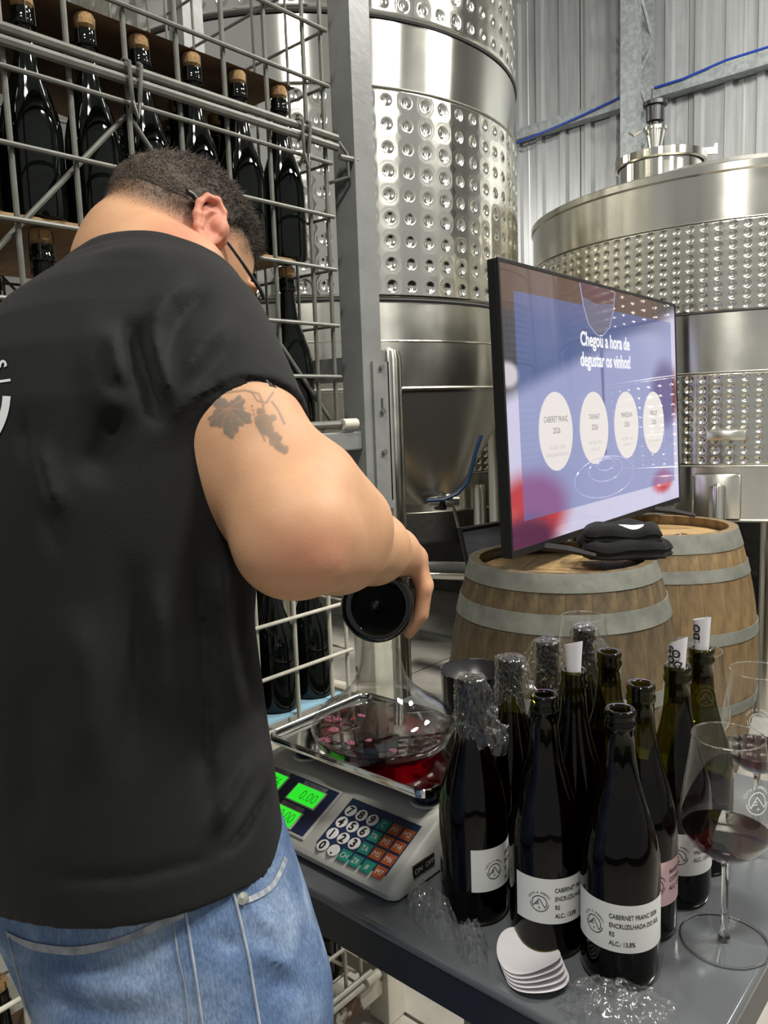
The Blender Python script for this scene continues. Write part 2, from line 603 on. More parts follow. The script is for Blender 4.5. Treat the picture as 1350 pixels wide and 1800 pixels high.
for k, az in enumerate((-28, 62, 152, 242)):
    a = radians(az)
    lr = TR1 + 0.012
    m = MB().lathe([(0.046, 0.0), (0.046, 1.57), (0.040, 1.60), (0.0, 1.615)], 24, (lr * cos(a), lr * sin(a), 0))
    m.lathe([(0.085, 0.0), (0.085, 0.012), (0.046, 0.016)], 24, (lr * cos(a), lr * sin(a), 0))
    m.build('leg', M_STEEL, tank)
# outlet valve and hose under the cone
vp = at(775, 882, 3.0) - Vector((T1[0], T1[1], 0))
valve = MB().tube([vp + CR * -0.05, vp + CR * 0.02], 0.022, 12).tube([vp + CR * 0.02, vp + CR * 0.045], 0.032, 12).tube([vp + CR * .045, vp + CR * .07], 0.02, 12).build('outlet_valve', M_STEEL, tank)
MB().tube([vp + CR * 0.03, vp + CR * 0.05 - Vector((0, 0, 0.03)), vp + CR * 0.065 - Vector((0, 0, 0.10))], 0.007, 6).build('valve_lever', M_SEAM, valve)
MB().box(tuple(vp + Vector((-.02, -.02, -.03))), tuple(vp + Vector((.025, .025, .02))), .004).build('valve_block', M_BLACK, valve)
hp = [at(x, y, 2.95) - Vector((T1[0], T1[1], 0)) for x, y in ((846, 765), (836, 795), (829, 825), (820, 850), (803, 868), (780, 878), (750, 880))]
MB().tube(hp, 0.008, 8).build('blue_hose', mat('hose_blue', (0.01, 0.05, 0.13), rough=0.35), tank)

# smaller tanks with two fine dimple jackets
T2, TR2 = (-1.402, 4.329), 1.0
az2 = atan2(-T2[1], -T2[0])
def small_tank(label, loc):
    t = thing('wine_tank', label, 'tank', loc, 0, 'stainless wine tanks')
    MB().lathe([(TR2 + .002, 2.10), (TR2 + .002, 2.285)], 128).build('top_band', M_STEEL, t)
    MB().lathe([(TR2 + .002, 2.285), (TR2 + .010, 2.292), (TR2 + .010, 2.318), (TR2 - .01, 2.328), (TR2 - 0.05, 2.335), (0.55, 2.46), (0.2, 2.53), (0.0, 2.54)], 128).build('lid_cone', M_STEEL, t)
    link('dimple_jacket', dimple_jacket('fine_dimple_jacket', TR2, 1.745, 2.10, 118, 9, 0.0155, 0.0056, 12, az2, radians(100), M_DIMPLE_FINE, 0.001), t)
    link('dimple_jacket', dimple_jacket('lower_fine_dimple_jacket', TR2, 1.115, 1.495, 118, 9, 0.0155, 0.0056, 12, az2, radians(100), M_DIMPLE_FINE, 0.001), t)
    MB().lathe([(TR2 - .008, 1.0), (TR2 - .008, 2.2)], 96).build('inner_shell', M_STEEL, t)
    MB().lathe([(TR2 + .003, 1.50), (TR2 + .003, 1.738)], 128).build('middle_band', M_STEEL, t)
    MB().lathe([(0.0, 0.80), (TR2 - 0.12, 0.86), (TR2 - .01, 0.875), (TR2 + .004, 0.89), (TR2 + .004, 1.108)], 128).build('lower_band', M_STEEL, t)
    for z, m_, r_ in ((2.103, M_SEAM, .003), (1.742, M_DARKGAP, .005), (1.498, M_SEAM, .004), (1.111, M_SEAM, .005), (0.885, M_SEAM, .006)):
        ring_seam(TR2 + .003, z, r_, m_, t)
    for az in (-140, -60, 30, 130):
        a = radians(az)
        MB().lathe([(0.05, 0.0 if sin(a) < 0 else 0.16), (0.05, 0.9)], 16, (0.86 * cos(a), 0.86 * sin(a), 0)).build('leg', M_STEEL, t)
    return t
tank2 = small_tank('low round stainless wine tank with fine dimple jackets right of the television', (T2[0], T2[1], 0))
tank3 = copy_tree(tank2)
tank3.location = (-3.78, 4.36, -0.12)
tank3['label'] = 'stainless tank half hidden behind the tall tank and the television'
tank4 = copy_tree(tank2)
tank4.location = (0.95, 4.30, 0)
tank4.rotation_euler = (0, 0, radians(-50))
tank4['label'] = 'stainless tank out to the right, seen only mirrored in the television screen'
# manhole on top of tank two
mh = Vector((-1.80, 4.38, 0)) - Vector((T2[0], T2[1], 0))
neck = MB().lathe([(0.215, 2.40), (0.215, 2.66)], 64, (mh.x, mh.y, 0)).build('manhole_neck', M_POLISH, tank2)
lid = MB().lathe([(0.225, 2.655), (0.240, 2.66), (0.240, 2.697), (0.225, 2.703), (0.06, 2.735), (0.0, 2.74)], 64, (mh.x, mh.y, 0)).build('manhole_lid', M_POLISH, tank2)
MB().lathe([(0.030, 2.72), (0.031, 2.75), (0.052, 2.845), (0.052, 2.85), (0.062, 2.852), (0.062, 2.868), (0.03, 2.87)], 24, (mh.x - 0.03, mh.y, 0)).build('vent_cone', M_POLISH, lid)
MB().lathe([(0.030, 2.868), (0.030, 2.895), (0.046, 2.90), (0.048, 2.975), (0.064, 2.98), (0.064, 3.0), (0.0, 3.005)], 24, (mh.x - 0.03, mh.y, 0)).build('breather_cap', M_BLACK, lid)
MB().tube([(mh.x - .09, mh.y - .05, 2.858), (mh.x - .12, mh.y - .07, 2.835), (mh.x - .14, mh.y - .08, 2.855)], 0.010, 6).build('wing_clamp', M_SEAM, lid)
hd = CR.copy(); hd.z = 0; hd.normalize()
p0 = Vector((mh.x, mh.y, 2.715)) + hd * 0.06
MB().prism([(0, 0), (0.25, 0.0), (0.25, 0.055), (0.235, 0.055), (0.225, 0.035), (0, 0.03)], 'y', -0.006, 0.006).xf(Matrix.Translation(p0) @ Matrix.Rotation(atan2(hd.y, hd.x), 4, 'Z')).build('hinge_bracket', M_SEAM, lid, smooth=False)
# side fittings of tank two
def tank_frame(az, z, R=TR2):
    a = radians(az)
    return Matrix.Translation((R * cos(a), R * sin(a), z)) @ Matrix.Rotation(a + pi / 2, 4, 'Z')   # x along the wall, -y outwards
mx = tank_frame(-72.5, 1.24)
MB().box((-0.076, -0.050, -0.020), (0.076, -0.012, 0.020), 0.006).box((-0.076, -0.03, -0.02), (-0.05, 0.01, 0.02)).box((0.05, -0.03, -0.02), (0.076, 0.01, 0.02)).xf(mx).build('handle', M_STEEL, tank2)
mx = tank_frame(-74, 0.96)
dr = MB().box((-0.10, -0.022, -0.07), (0.09, 0.01, 0.12), 0.012).xf(mx).build('door_plate', M_STEEL, tank2)
MB().lathe([(0.034, -0.10), (0.034, 0.06), (0.030, 0.075), (0.0, 0.085)], 20, (0, -0.045, 0)).xf(mx).build('pipe_stub', M_POLISH, dr)
mx = tank_frame(-85, 0.93)
vv = MB().tube([(0, 0.0, 0), (0, -0.05, 0)], 0.022, 14).xf(mx).build('sample_valve', M_STEEL, tank2)
MB().lathe([(0.012, 0.0), (0.012, 0.05), (0.016, 0.05), (0.016, 0.065), (0, 0.066)], 14, (0, -0.03, 0)).xf(mx).build('valve_knob', M_SEAM, vv)
# pipe run and stub seen beneath the tall tank
pp0, pp1 = on_plane(735, 997, 1, 3.25), on_plane(845, 1000, 1, 3.25)
d_ = (pp1 - pp0)
tag(MB().tube([pp0 - d_ * 1.0, pp1 + d_ * 3.0], 0.034, 16).build('floor_pipe', mat('grey_pipe', (0.25, 0.25, 0.24), rough=0.4)), 'grey plastic pipe lying low under the tanks behind the left barrel', 'pipe')
pp0, pp1 = on_plane(735, 1011, 1, 3.2), on_plane(845, 1015, 1, 3.2)
d_ = (pp1 - pp0)
tag(MB().tube([pp0 - d_ * 1.0, pp1 + d_ * 3.0], 0.018, 16).build('floor_pipe', M_STEEL), 'thin stainless pipe running low beside the grey pipe', 'pipe')
dp3 = at(844, 900, 4.85) - Vector(tank3.location)
MB().lathe([(0.04, 0.40), (0.04, 1.02), (0.03, 1.045), (0.0, 1.05)], 20, (dp3.x, dp3.y, 0)).build('drain_pipe', M_STEEL, tank3)
struct(MB().box((-7, WY - 0.10, 0), (4, WY - 0.04, 1.15)).build('shade_block_2', M_DARKWALL_SHADE, smooth=False))  # dark strip added along the wall foot to paint in under-tank shade

# ================================================================== bottle rack on the left
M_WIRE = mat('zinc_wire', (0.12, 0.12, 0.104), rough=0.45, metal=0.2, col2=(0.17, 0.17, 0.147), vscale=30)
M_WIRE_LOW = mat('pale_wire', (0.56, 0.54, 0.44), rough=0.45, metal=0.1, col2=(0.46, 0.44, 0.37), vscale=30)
M_FRAME_GREY = mat('grey_painted_steel', (0.185, 0.19, 0.185), rough=0.38, col2=(0.225, 0.23, 0.222), vscale=14, bump=0.05, bscale=60)
M_FRAME_CREAM = mat('chipped_cream_paint', (0.62, 0.58, 0.48), rough=0.55, col2=(0.14, 0.07, 0.035), vscale=11, lohi=(0.63, 0.66), bump=0.15, bscale=30)
M_FRAME_RUST = mat('rusted_cream_paint', (0.60, 0.56, 0.46), rough=0.6, col2=(0.10, 0.048, 0.024), vscale=9, lohi=(0.49, 0.53), bump=0.2, bscale=30)
M_CARD = mat('cardboard', (0.16, 0.085, 0.045), rough=0.85, col2=(0.22, 0.13, 0.07), vscale=12)
M_WOODSHEET = mat('thin_plywood', (0.42, 0.27, 0.13), rough=0.75, col2=(0.30, 0.18, 0.08), vscale=9, stretch=(1, 8, 8))
M_BLUESHEET = mat('pale_blue_sheet', (0.36, 0.62, 0.78), rough=0.5)
M_DARKGLASS = mat('dark_bottle_glass', (0.003, 0.0045, 0.003), rough=0.06, spec=0.38)
M_CORK = mat('cork', (0.50, 0.31, 0.14), rough=0.85, col2=(0.36, 0.20, 0.08), vscale=260, bump=0.3, bscale=300)
M_HOODWIRE = mat('hood_wire', (0.05, 0.05, 0.05), rough=0.4, metal=0.7)

RX, RXB = -1.12, -1.62          # front and back planes of the rack
RY0, RY1 = 0.141, 1.128         # ends of the wire baskets
VY = [RY1 - 0.047] + [RY1 - 0.047 - 0.094 * k for k in range(1, 11)] + [RY1, RY0]
_wm = {}
def wire(parent, a, b, r, m, name='wire'):
    """one straight wire; alike wires share mesh data"""
    a, b = Vector(a), Vector(b)
    L = (b - a).length
    key = (round(L, 4), r, m.name)
    if key not in _wm:
        _wm[key] = MB().tube([(0, 0, 0), (0, 0, L)], r, 8).mesh(name, m)
    o = link(name, _wm[key], parent, a)
    o.rotation_euler = (b - a).to_track_quat('Z', 'Y').to_euler()
    return o

def basket(label, zs, zlo, zhi, m, diags=(), sides=True, rail=None):
    t = thing('wire_basket', label, 'wire basket', (RX, RY1, zlo), 0, 'wire baskets of the bottle rack')
    M0 = Vector((RX, RY1, zlo))
    W = lambda a, b, r, nm='wire': wire(t, Vector(a) - M0, Vector(b) - M0, r, m, nm)
    for y in VY:
        W((RX - 0.005, y, zlo - 0.006), (RX - 0.005, y, zhi), 0.0043)
    for z in zs:
        W((RX + 0.0035, RY0 - 0.01, z), (RX + 0.0035, RY1 + 0.008, z), 0.0040)
    if rail:
        for (z, r) in rail:
            W((RX + 0.008, RY0 - 0.02, z), (RX + 0.008, RY1 + 0.02, z), r, 'rail')
    for (y0, z0, y1, z1) in diags:
        W((RX - 0.0135, y0, z0), (RX - 0.0135, y1, z1), 0.0042, 'brace_wire')
    if sides:
        for k in range(1, 6):
            W((RX - 0.1 * k, RY1, zlo), (RX - 0.1 * k, RY1, zhi), 0.003)
        for z in zs:
            W((RX, RY1 + 0.005, z), (RXB, RY1 + 0.005, z), 0.003)
        for y in VY[:6]:
            W((RXB, y, zlo), (RXB, y, zhi), 0.003)
        for z in zs[::2]:
            W((RXB, 0.5, z), (RXB, RY1 + 0.008, z), 0.003)
        W((RXB, 1.0, zlo), (RXB + 0.0, 0.5, zhi), 0.003, 'brace_wire')
    return t

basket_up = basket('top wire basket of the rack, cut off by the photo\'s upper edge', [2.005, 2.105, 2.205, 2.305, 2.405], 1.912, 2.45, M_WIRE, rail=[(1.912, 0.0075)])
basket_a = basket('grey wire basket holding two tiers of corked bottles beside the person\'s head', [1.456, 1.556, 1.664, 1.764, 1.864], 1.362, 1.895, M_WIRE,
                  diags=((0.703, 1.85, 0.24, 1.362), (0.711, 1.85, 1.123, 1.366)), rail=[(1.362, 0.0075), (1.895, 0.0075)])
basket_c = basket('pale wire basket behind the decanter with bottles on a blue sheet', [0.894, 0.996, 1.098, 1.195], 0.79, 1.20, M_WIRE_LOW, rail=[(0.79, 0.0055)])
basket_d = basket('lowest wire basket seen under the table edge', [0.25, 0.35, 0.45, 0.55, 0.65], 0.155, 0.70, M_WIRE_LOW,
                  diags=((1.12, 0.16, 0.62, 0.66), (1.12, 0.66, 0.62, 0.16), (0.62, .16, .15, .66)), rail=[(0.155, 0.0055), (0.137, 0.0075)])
# S-hooks tying the baskets together
def hook(label, y):
    t = thing('wire_clip', label, 'wire clip', (RX, y, 1.85), 0, 'clips of the wire baskets')
    for s in (-1, 1):
        pts = [(0.004, s * 0.004, 0.0), (0.016, s * 0.006, 0.012), (0.018, s * 0.009, 0.045), (0.020, s * 0.010, 0.068), (0.010, s * 0.012, 0.074), (-0.004, s * 0.014, 0.066)]
        MB().tube(pts, 0.0032, 7).build('clip_wire', M_WIRE, t)
    MB().tube([(0.016, 0.006, 0.014), (0.018, 0.0, -0.012), (0.016, -0.006, 0.014)], 0.0032, 7).build('clip_loop', M_WIRE, t)
hook('bent wire clip hanging on the double rail above the person\'s head', 0.706)
hook('bent wire clip on the double rail next to the grey post', 1.058)
c = thing('wire_clip', 'short bent wire clip joining the basket corner to the grey post', 'wire clip', (RX, 1.15, 1.875), 0, 'clips of the wire baskets')
MB().tube([(0.01, 0.0, 0.03), (0.014, 0.018, 0.012), (0.012, 0.024, -0.03), (-0.02, 0.0, -0.04)], 0.0035, 7).build('clip_wire', M_WIRE, c)
MB().tube([(0.012, 0.0, 0.002), (0.016, 0.045, 0.004)], 0.006, 8).build('clip_pin', M_WIRE, c)

# stacking frames: grey above, chipped cream below
def post(t, x, y, z0, z1, m, name='post', w=0.058):
    # folded angle post with lips
    h = w / 2
    MB().prism([(x - h, y - h), (x + h, y - h), (x + h, y + h), (x + h - 0.02, y + h), (x + h - 0.02, y + h - 0.004), (x + h - 0.004, y + h - 0.004),
                (x + h - 0.004, y - h + 0.004), (x - h, y - h + 0.004)], 'z', z0, z1).build(name, m, t, smooth=False)
PXF, PXB, PYR, PYL = -1.128, -1.66, 1.212, 0.05
fr = thing('rack_frame', 'grey painted steel frame carrying the upper wire baskets', 'rack frame', (0, 0, 0), 0, 'stacking frames of the rack')
for x, y in ((PXF, PYR), (PXB, PYR), (PXF, PYL), (PXB, PYL)):
    post(fr, x, y, 1.20, 2.62, M_FRAME_GREY)
pl = MB().box((PXF + 0.029, PYR - 0.004, 1.196), (PXF + 0.034, PYR + 0.045, 1.487)).box((PXF - 0.02, PYR + 0.041, 1.196), (PXF + 0.034, PYR + 0.045, 1.487)).build('splice_plate', M_FRAME_GREY, fr, smooth=False)
for z in (1.475, 1.385, 1.30):
    MB().tube([(PXF + .033, PYR + .02, z), (PXF + .040, PYR + .02, z)], 0.006, 10).build('bolt', M_SEAM, pl)
MB().box((PXF + 0.0342, PYR + 0.017, 1.39), (PXF + 0.0347, PYR + 0.023, 1.412)).build('slot', M_DARKGAP, pl, smooth=False)
MB().prism([(PYR - 0.03, 1.196), (PYR + 0.05, 1.196), (PYR + 0.045, 1.178), (PYR + 0.01, 1.186), (PYR - 0.025, 1.178)], 'x', PXF - 0.02, PXF + 0.036).build('foot_cup', M_FRAME_GREY, fr, smooth=False)
for z in (1.328,):
    MB().box((RX - 0.03, PYL, z - 0.02), (RX + 0.012, PYR - 0.026, z + 0.018), 0.003).build('beam', M_FRAME_GREY, fr, smooth=False)
    MB().box((PXB - 0.02, PYL, z - 0.02), (PXB + 0.02, PYR - 0.026, z + 0.018)).build('beam', M_FRAME_GREY, fr, smooth=False)
    for y in (PYL, PYR):
        MB().box((PXB, y - 0.02, z - 0.02), (PXF, y + 0.018, z + 0.018)).build('beam', M_FRAME_GREY, fr, smooth=False)
MB().box((PXB, PYR - 0.012, 1.45), (PXF - 0.03, PYR + 0.012, 1.50)).build('side_rail', M_FRAME_GREY, fr, smooth=False)
MB().tube([(RX + 0.012, 1.125, 1.362), (RX + 0.012, 1.165, 1.362)], 0.011, 10).build('rail_socket', M_FRAME_CREAM, fr)
fl = thing('rack_frame', 'chipped cream painted steel frame under the grey one, standing on the floor', 'rack frame', (0, 0, 0), 0, 'stacking frames of the rack')
for x, y in ((PXF, PYR), (PXB, PYR), (PXF, PYL), (PXB, PYL)):
    MB().box((x - 0.03, y - 0.028, 0.0), (x + 0.03, y + 0.030, 1.178), 0.004).build('post', M_FRAME_CREAM, fl, smooth=False)
for z in (0.10, 0.75):
    for x in (RX - 0.012, PXB):
        MB().box((x - 0.02, PYL + 0.03, z - 0.022), (x + 0.02, PYR - 0.028, z + 0.022), 0.003).build('beam', M_FRAME_RUST, fl, smooth=False)
    for y in (PYL, PYR):
        MB().box((PXB + 0.03, y - 0.018, z - 0.02), (PXF - 0.03, y + 0.018, z + 0.02)).build('beam', M_FRAME_CREAM, fl, smooth=False)
MB().tube([(RX + 0.012, 1.125, 0.142), (RX + 0.012, 1.165, 0.142)], 0.011, 10).build('rail_socket', M_FRAME_CREAM, fl)
# sheets between the tiers
tag(MB().box((RXB + 0.02, 0.18, 1.6750), (RX - 0.03, 1.06, 1.6805)).build('divider_sheet', M_WOODSHEET, smooth=False), 'thin plywood sheet between the two bottle tiers of the grey basket', 'sheet')
def warp(u, v):
    x = RX - 0.05 - 0.43 * v
    y = 0.30 + 0.80 * u
    return (x, y, 2.0080 + abs( 0.012 * sin(u * 9) * v) + (0.02 * max(0, u - .8) if v > .5 else 0))
tag(MB().grid(warp, 30, 8).build('divider_sheet', M_CARD), 'dark brown cardboard sheet lying on the corks of the upper tier', 'sheet')
tag(MB().box((RXB + 0.02, 0.18, 0.796), (RX - 0.012, RY1 - 0.006, 0.800)).build('plastic_sheet', M_BLUESHEET, smooth=False), 'pale blue plastic sheet under the bottles of the pale basket', 'sheet')
tag(MB().box((RXB + 0.02, 0.18, 1.349), (RX - 0.03, RY1 - 0.01, 1.3545)).build('divider_sheet', M_CARD, smooth=False), 'cardboard sheet on the floor of the grey basket', 'sheet')
tag(MB().box((RXB + 0.02, 0.18, 0.1625), (RX - 0.03, RY1 - 0.01, 0.168)).build('divider_sheet', M_CARD, smooth=False), 'cardboard sheet on the floor of the lowest basket', 'sheet')

# sparkling wine bottles
def sparkling():
    p = [(0.0, 0.018), (0.024, 0.010), (0.036, 0.0), (0.042, 0.003), (0.0435, 0.010), (0.0435, 0.118), (0.0425, 0.135), (0.0385, 0.155), (0.030, 0.180), (0.0215, 0.205), (0.0165, 0.230),
         (0.0145, 0.255), (0.0140, 0.268), (0.0165, 0.270), (0.0170, 0.278), (0.0155, 0.280), (0.0158, 0.288), (0.0148, 0.294), (0.010, 0.2945)]
    b = MB().lathe(p, 28).mesh('sparkling_bottle', M_DARKGLASS, angle=50)
    c = MB().lathe([(0.0085, 0.290), (0.0115, 0.296), (0.0155, 0.300), (0.0160, 0.311), (0.0135, 0.3165), (0.0, 0.3175)], 16).mesh('cork', M_CORK)
    w = MB()
    for k in range(4):
        a = k * pi / 2 + 0.3
        w.tube([(0.018 * cos(a), 0.018 * sin(a), 0.270), (0.0172 * cos(a), 0.0172 * sin(a), 0.300), (0.0165 * cos(a), 0.0165 * sin(a), 0.313), (0.004 * cos(a), 0.004 * sin(a), 0.3185)], 0.0007, 4)
    w.tube([(0.0180 * cos(2 * pi * i / 16), 0.0180 * sin(2 * pi * i / 16), 0.271) for i in range(16)], 0.0009, 4, closed=True)
    return b, c, w.mesh('wire_hood', M_HOODWIRE)
SB, SCK, SW = sparkling()
def put_sparkling(x, y, z, label, group, tilt=(0, 0), plain=False, rz=0.0):
    o = link('sparkling_bottle', SB, None, (x, y, z))
    tag(o, label, 'bottle', group)
    o.rotation_euler = (tilt[0], tilt[1], rz)
    if z > 1.6:
        o.scale = (1, 1, 1.022)
    if not plain:
        link('cork', SCK, o)
        link('wire_hood', SW, o)
    return o
TIERS = [(1.6810, 'upper', 0.42), (1.3550, 'middle', 0.42)]
XROW = [-1.184, -1.280, -1.376, -1.472, -1.567]
ORD = ['nearest the grey post', 'second from the grey post', 'third from the grey post', 'fourth from the grey post', 'fifth from the grey post', 'sixth from the grey post', 'seventh from the grey post', 'eighth from the grey post', 'ninth from the grey post']
ROWN = ['front', 'second', 'third', 'fourth', 'rear']
for z, nm, y0 in TIERS:
    for r, x in enumerate(XROW):
        k = 0
        y = 1.066 - (0.048 if r % 2 == 1 else 0)
        while y > y0:
            if not ((nm == 'middle' and 0.66 < y < 0.86) or (r == 4 and nm == 'middle')):
                put_sparkling(x + R1.uniform(-.003, .003), y, z, 'corked dark bottle %s, %s row, %s tier beside the person\'s head' % (ORD[k], ROWN[r], nm),
                              '%s tier of the grey basket' % nm, (R1.uniform(-.012, .012), R1.uniform(-.012, .012)), rz=R1.uniform(0, 6))
            y -= 0.0965 + R1.uniform(0, .004)
            k += 1
for r, x in enumerate((-1.184, -1.280, -1.376)):
    for k in range(9 if r < 2 else 4):
        put_sparkling(x, 1.082 - 0.0975 * k - (0.045 if r % 2 else 0), 0.8005, 'dark bottle on the blue sheet, %s row, %s' % (ROWN[r], ORD[k].replace('grey', 'cream')), 'bottles on the blue sheet', rz=R1.uniform(0, 6))
for r, x in enumerate((-1.184, -1.280, -1.376)):
    for k in range(9):
        y = 1.07 - 0.0975 * k - (0.045 if r % 2 else 0)
        if 0.45 < y < 0.80:
            continue
        put_sparkling(x, y, 0.1685, 'dark bottle in the lowest basket under the table, %s row, %s' % (ROWN[r], ORD[k].replace('grey', 'cream')), 'bottles of the lowest basket', rz=R1.uniform(0, 6))

# ================================================================== barrels, television
from mathutils import noise as mnoise
M_OAK = mat('barrel_oak', (0.055, 0.038, 0.019), rough=0.65, col2=(0.165, 0.115, 0.055), vscale=7, stretch=(3, 3, 1.2), lohi=(0.3, 0.68), bump=0.25, bscale=40, bstretch=(3, 3, 0.4), detail=8)
M_OAK2 = mat('barrel_oak_pale', (0.125, 0.08, 0.035), rough=0.6, col2=(0.27, 0.18, 0.082), vscale=7, stretch=(3, 3, 1.2), lohi=(0.3, 0.68), bump=0.25, bscale=40, bstretch=(3, 3, 0.4), detail=8)
M_HEADWOOD = mat('barrel_head_oak', (0.50, 0.34, 0.16), rough=0.55, col2=(0.36, 0.22, 0.09), vscale=6, stretch=(1, 9, 9), bump=0.1)
M_HOOP = mat('galvanised_hoop', (0.175, 0.18, 0.155), rough=0.5, metal=0.3, col2=(0.28, 0.285, 0.25), vscale=14, lohi=(0.35, 0.7), bump=0.08, bscale=40)

def barrel(label, loc, m_oak, hoops, rz):
    H, RH, RB, NS = 0.94, 0.268, 0.345, 26
    def rad(z):
        t = (z - H / 2) / (H / 2)
        return RB - (RB - RH) * (abs(t) ** 2.0)
    t = thing('wine_barrel', label, 'barrel', (loc[0], loc[1], 0), rz, 'oak barrels under the television')
    ns = 14
    def stave(w, dr):
        m = MB()
        vs = []
        for k in range(ns + 1):
            z = H * k / ns
            R = rad(z) + dr
            for (a, rr) in ((-w / 2, R), (0, R + 0.0012), (w / 2, R), (w / 2, R - 0.026), (-w / 2, R - 0.026)):
                vs.append((rr * cos(a), rr * sin(a), z))
        fs = []
        for k in range(ns):
            for i in range(5):
                j = (i + 1) % 5
                fs.append((k * 5 + i, k * 5 + j, k * 5 + 5 + j, k * 5 + 5 + i))
        fs.append((4, 3, 2, 1, 0))
        fs.append(tuple(range(ns * 5, ns * 5 + 5)))
        return m.add(vs, fs).mesh('stave', m_oak, angle=30)
    kinds = [stave(2 * pi / NS * 0.994, 0.0), stave(2 * pi / NS * 0.992, 0.0006), stave(2 * pi / NS * 0.995, -0.0005)]
    for i in range(NS):
        o = link('stave', kinds[i % 3], t)
        o.rotation_euler = (0, 0, 2 * pi * i / NS)
    for (z0, z1) in hoops:
        m = MB()
        zs = [z0, z0, (z0 + z1) / 2, z1, z1]
        off = [0.001, 0.0035, 0.0035, 0.0035, 0.001]
        m.lathe([(rad(z) + o, z) for z, o in zip(zs, off)], 72)
        hp = m.build('hoop', M_HOOP, t, angle=50)
        for s in (0.0, 0.07):
            a = s + z0 * 3
            z = (z0 + z1) / 2
            R = rad(z) + 0.003
            MB().lathe([(0.006, 0), (0.005, 0.002), (0, 0.003)], 8).xf(Matrix.Translation((R * cos(a), R * sin(a), z)) @ Matrix.Rotation(a, 4, 'Z') @ Matrix.Rotation(pi / 2, 4, 'Y')).build('rivet', M_HOOP, hp)
    # head boards
    Rh = RH - 0.027
    nb = 7
    for k in range(nb):
        x0, x1 = -Rh + 2 * Rh * k / nb + 0.0008, -Rh + 2 * Rh * (k + 1) / nb - 0.0008
        pts = []
        for i in range(9):
            x = x0 + (x1 - x0) * i / 8
            pts.append((x, sqrt(max(0, Rh * Rh - x * x))))
        poly = pts + [(x, -y) for x, y in reversed(pts)]
        poly = [p for i, p in enumerate(poly) if i == 0 or (abs(p[0] - poly[i - 1][0]) + abs(p[1] - poly[i - 1][1])) > 1e-6]
        MB().prism(list(reversed(poly)), 'z', H - 0.055, H - 0.035).build('head_board', M_HEADWOOD, t, smooth=False, fixn=True)
    return t
BZ = 0.94
barrel('weathered oak barrel with dull hoops carrying the folded black shirt', (-1.14, 2.06), M_OAK,
       [(0.893, 0.9405), (0.785, 0.838), (0.575, 0.615), (0.325, 0.365), (0.102, 0.155), (0.0, 0.047)], 0.3)
barrel('paler oak barrel behind, next to the low dimpled tank', (-1.145, 2.785), M_OAK2,
       [(0.880, 0.9405), (0.785, 0.825), (0.575, 0.615), (0.325, 0.365), (0.115, 0.155), (0.0, 0.06)], 1.1)

# television
BL, BR = Vector((-1.143, 1.789, 0.975)), Vector((-1.229, 3.211, 0.975))
TVW, TVH = (BR - BL).length, 0.80
ex = (BR - BL).normalized()
ez = Vector((-0.036, 0, 1)).normalized()
ez = (ez - ex * ez.dot(ex)).normalized()
ey = ez.cross(ex)
MTV = Matrix(((ex.x, ey.x, ez.x, BL.x), (ex.y, ey.y, ez.y, BL.y), (ex.z, ey.z, ez.z, BL.z), (0, 0, 0, 1)))
M_TVBLACK = mat('television_black', (0.01, 0.01, 0.011), rough=0.5, spec=0.3)
tv = thing('television', 'large flat television on two barrels showing a wine tasting slide', 'television')
tv.matrix_world = MTV
MB().box((0, 0.0, 0), (TVW, 0.028, TVH), 0.004).box((0.25, 0.028, 0.08), (TVW - 0.25, 0.06, 0.5), 0.01).build('back_case', M_TVBLACK, tv, smooth=False)
bz = MB()
w = 0.009
bz.box((0, -0.006, 0), (TVW, 0.0, 0.020)).box((0, -0.006, TVH - w), (TVW, 0.0, TVH)).box((0, -0.006, 0.02), (w, 0.0, TVH - w)).box((TVW - w, -0.006, 0.02), (TVW, 0.0, TVH - w))
bz.build('bezel', M_TVBLACK, tv, smooth=False)

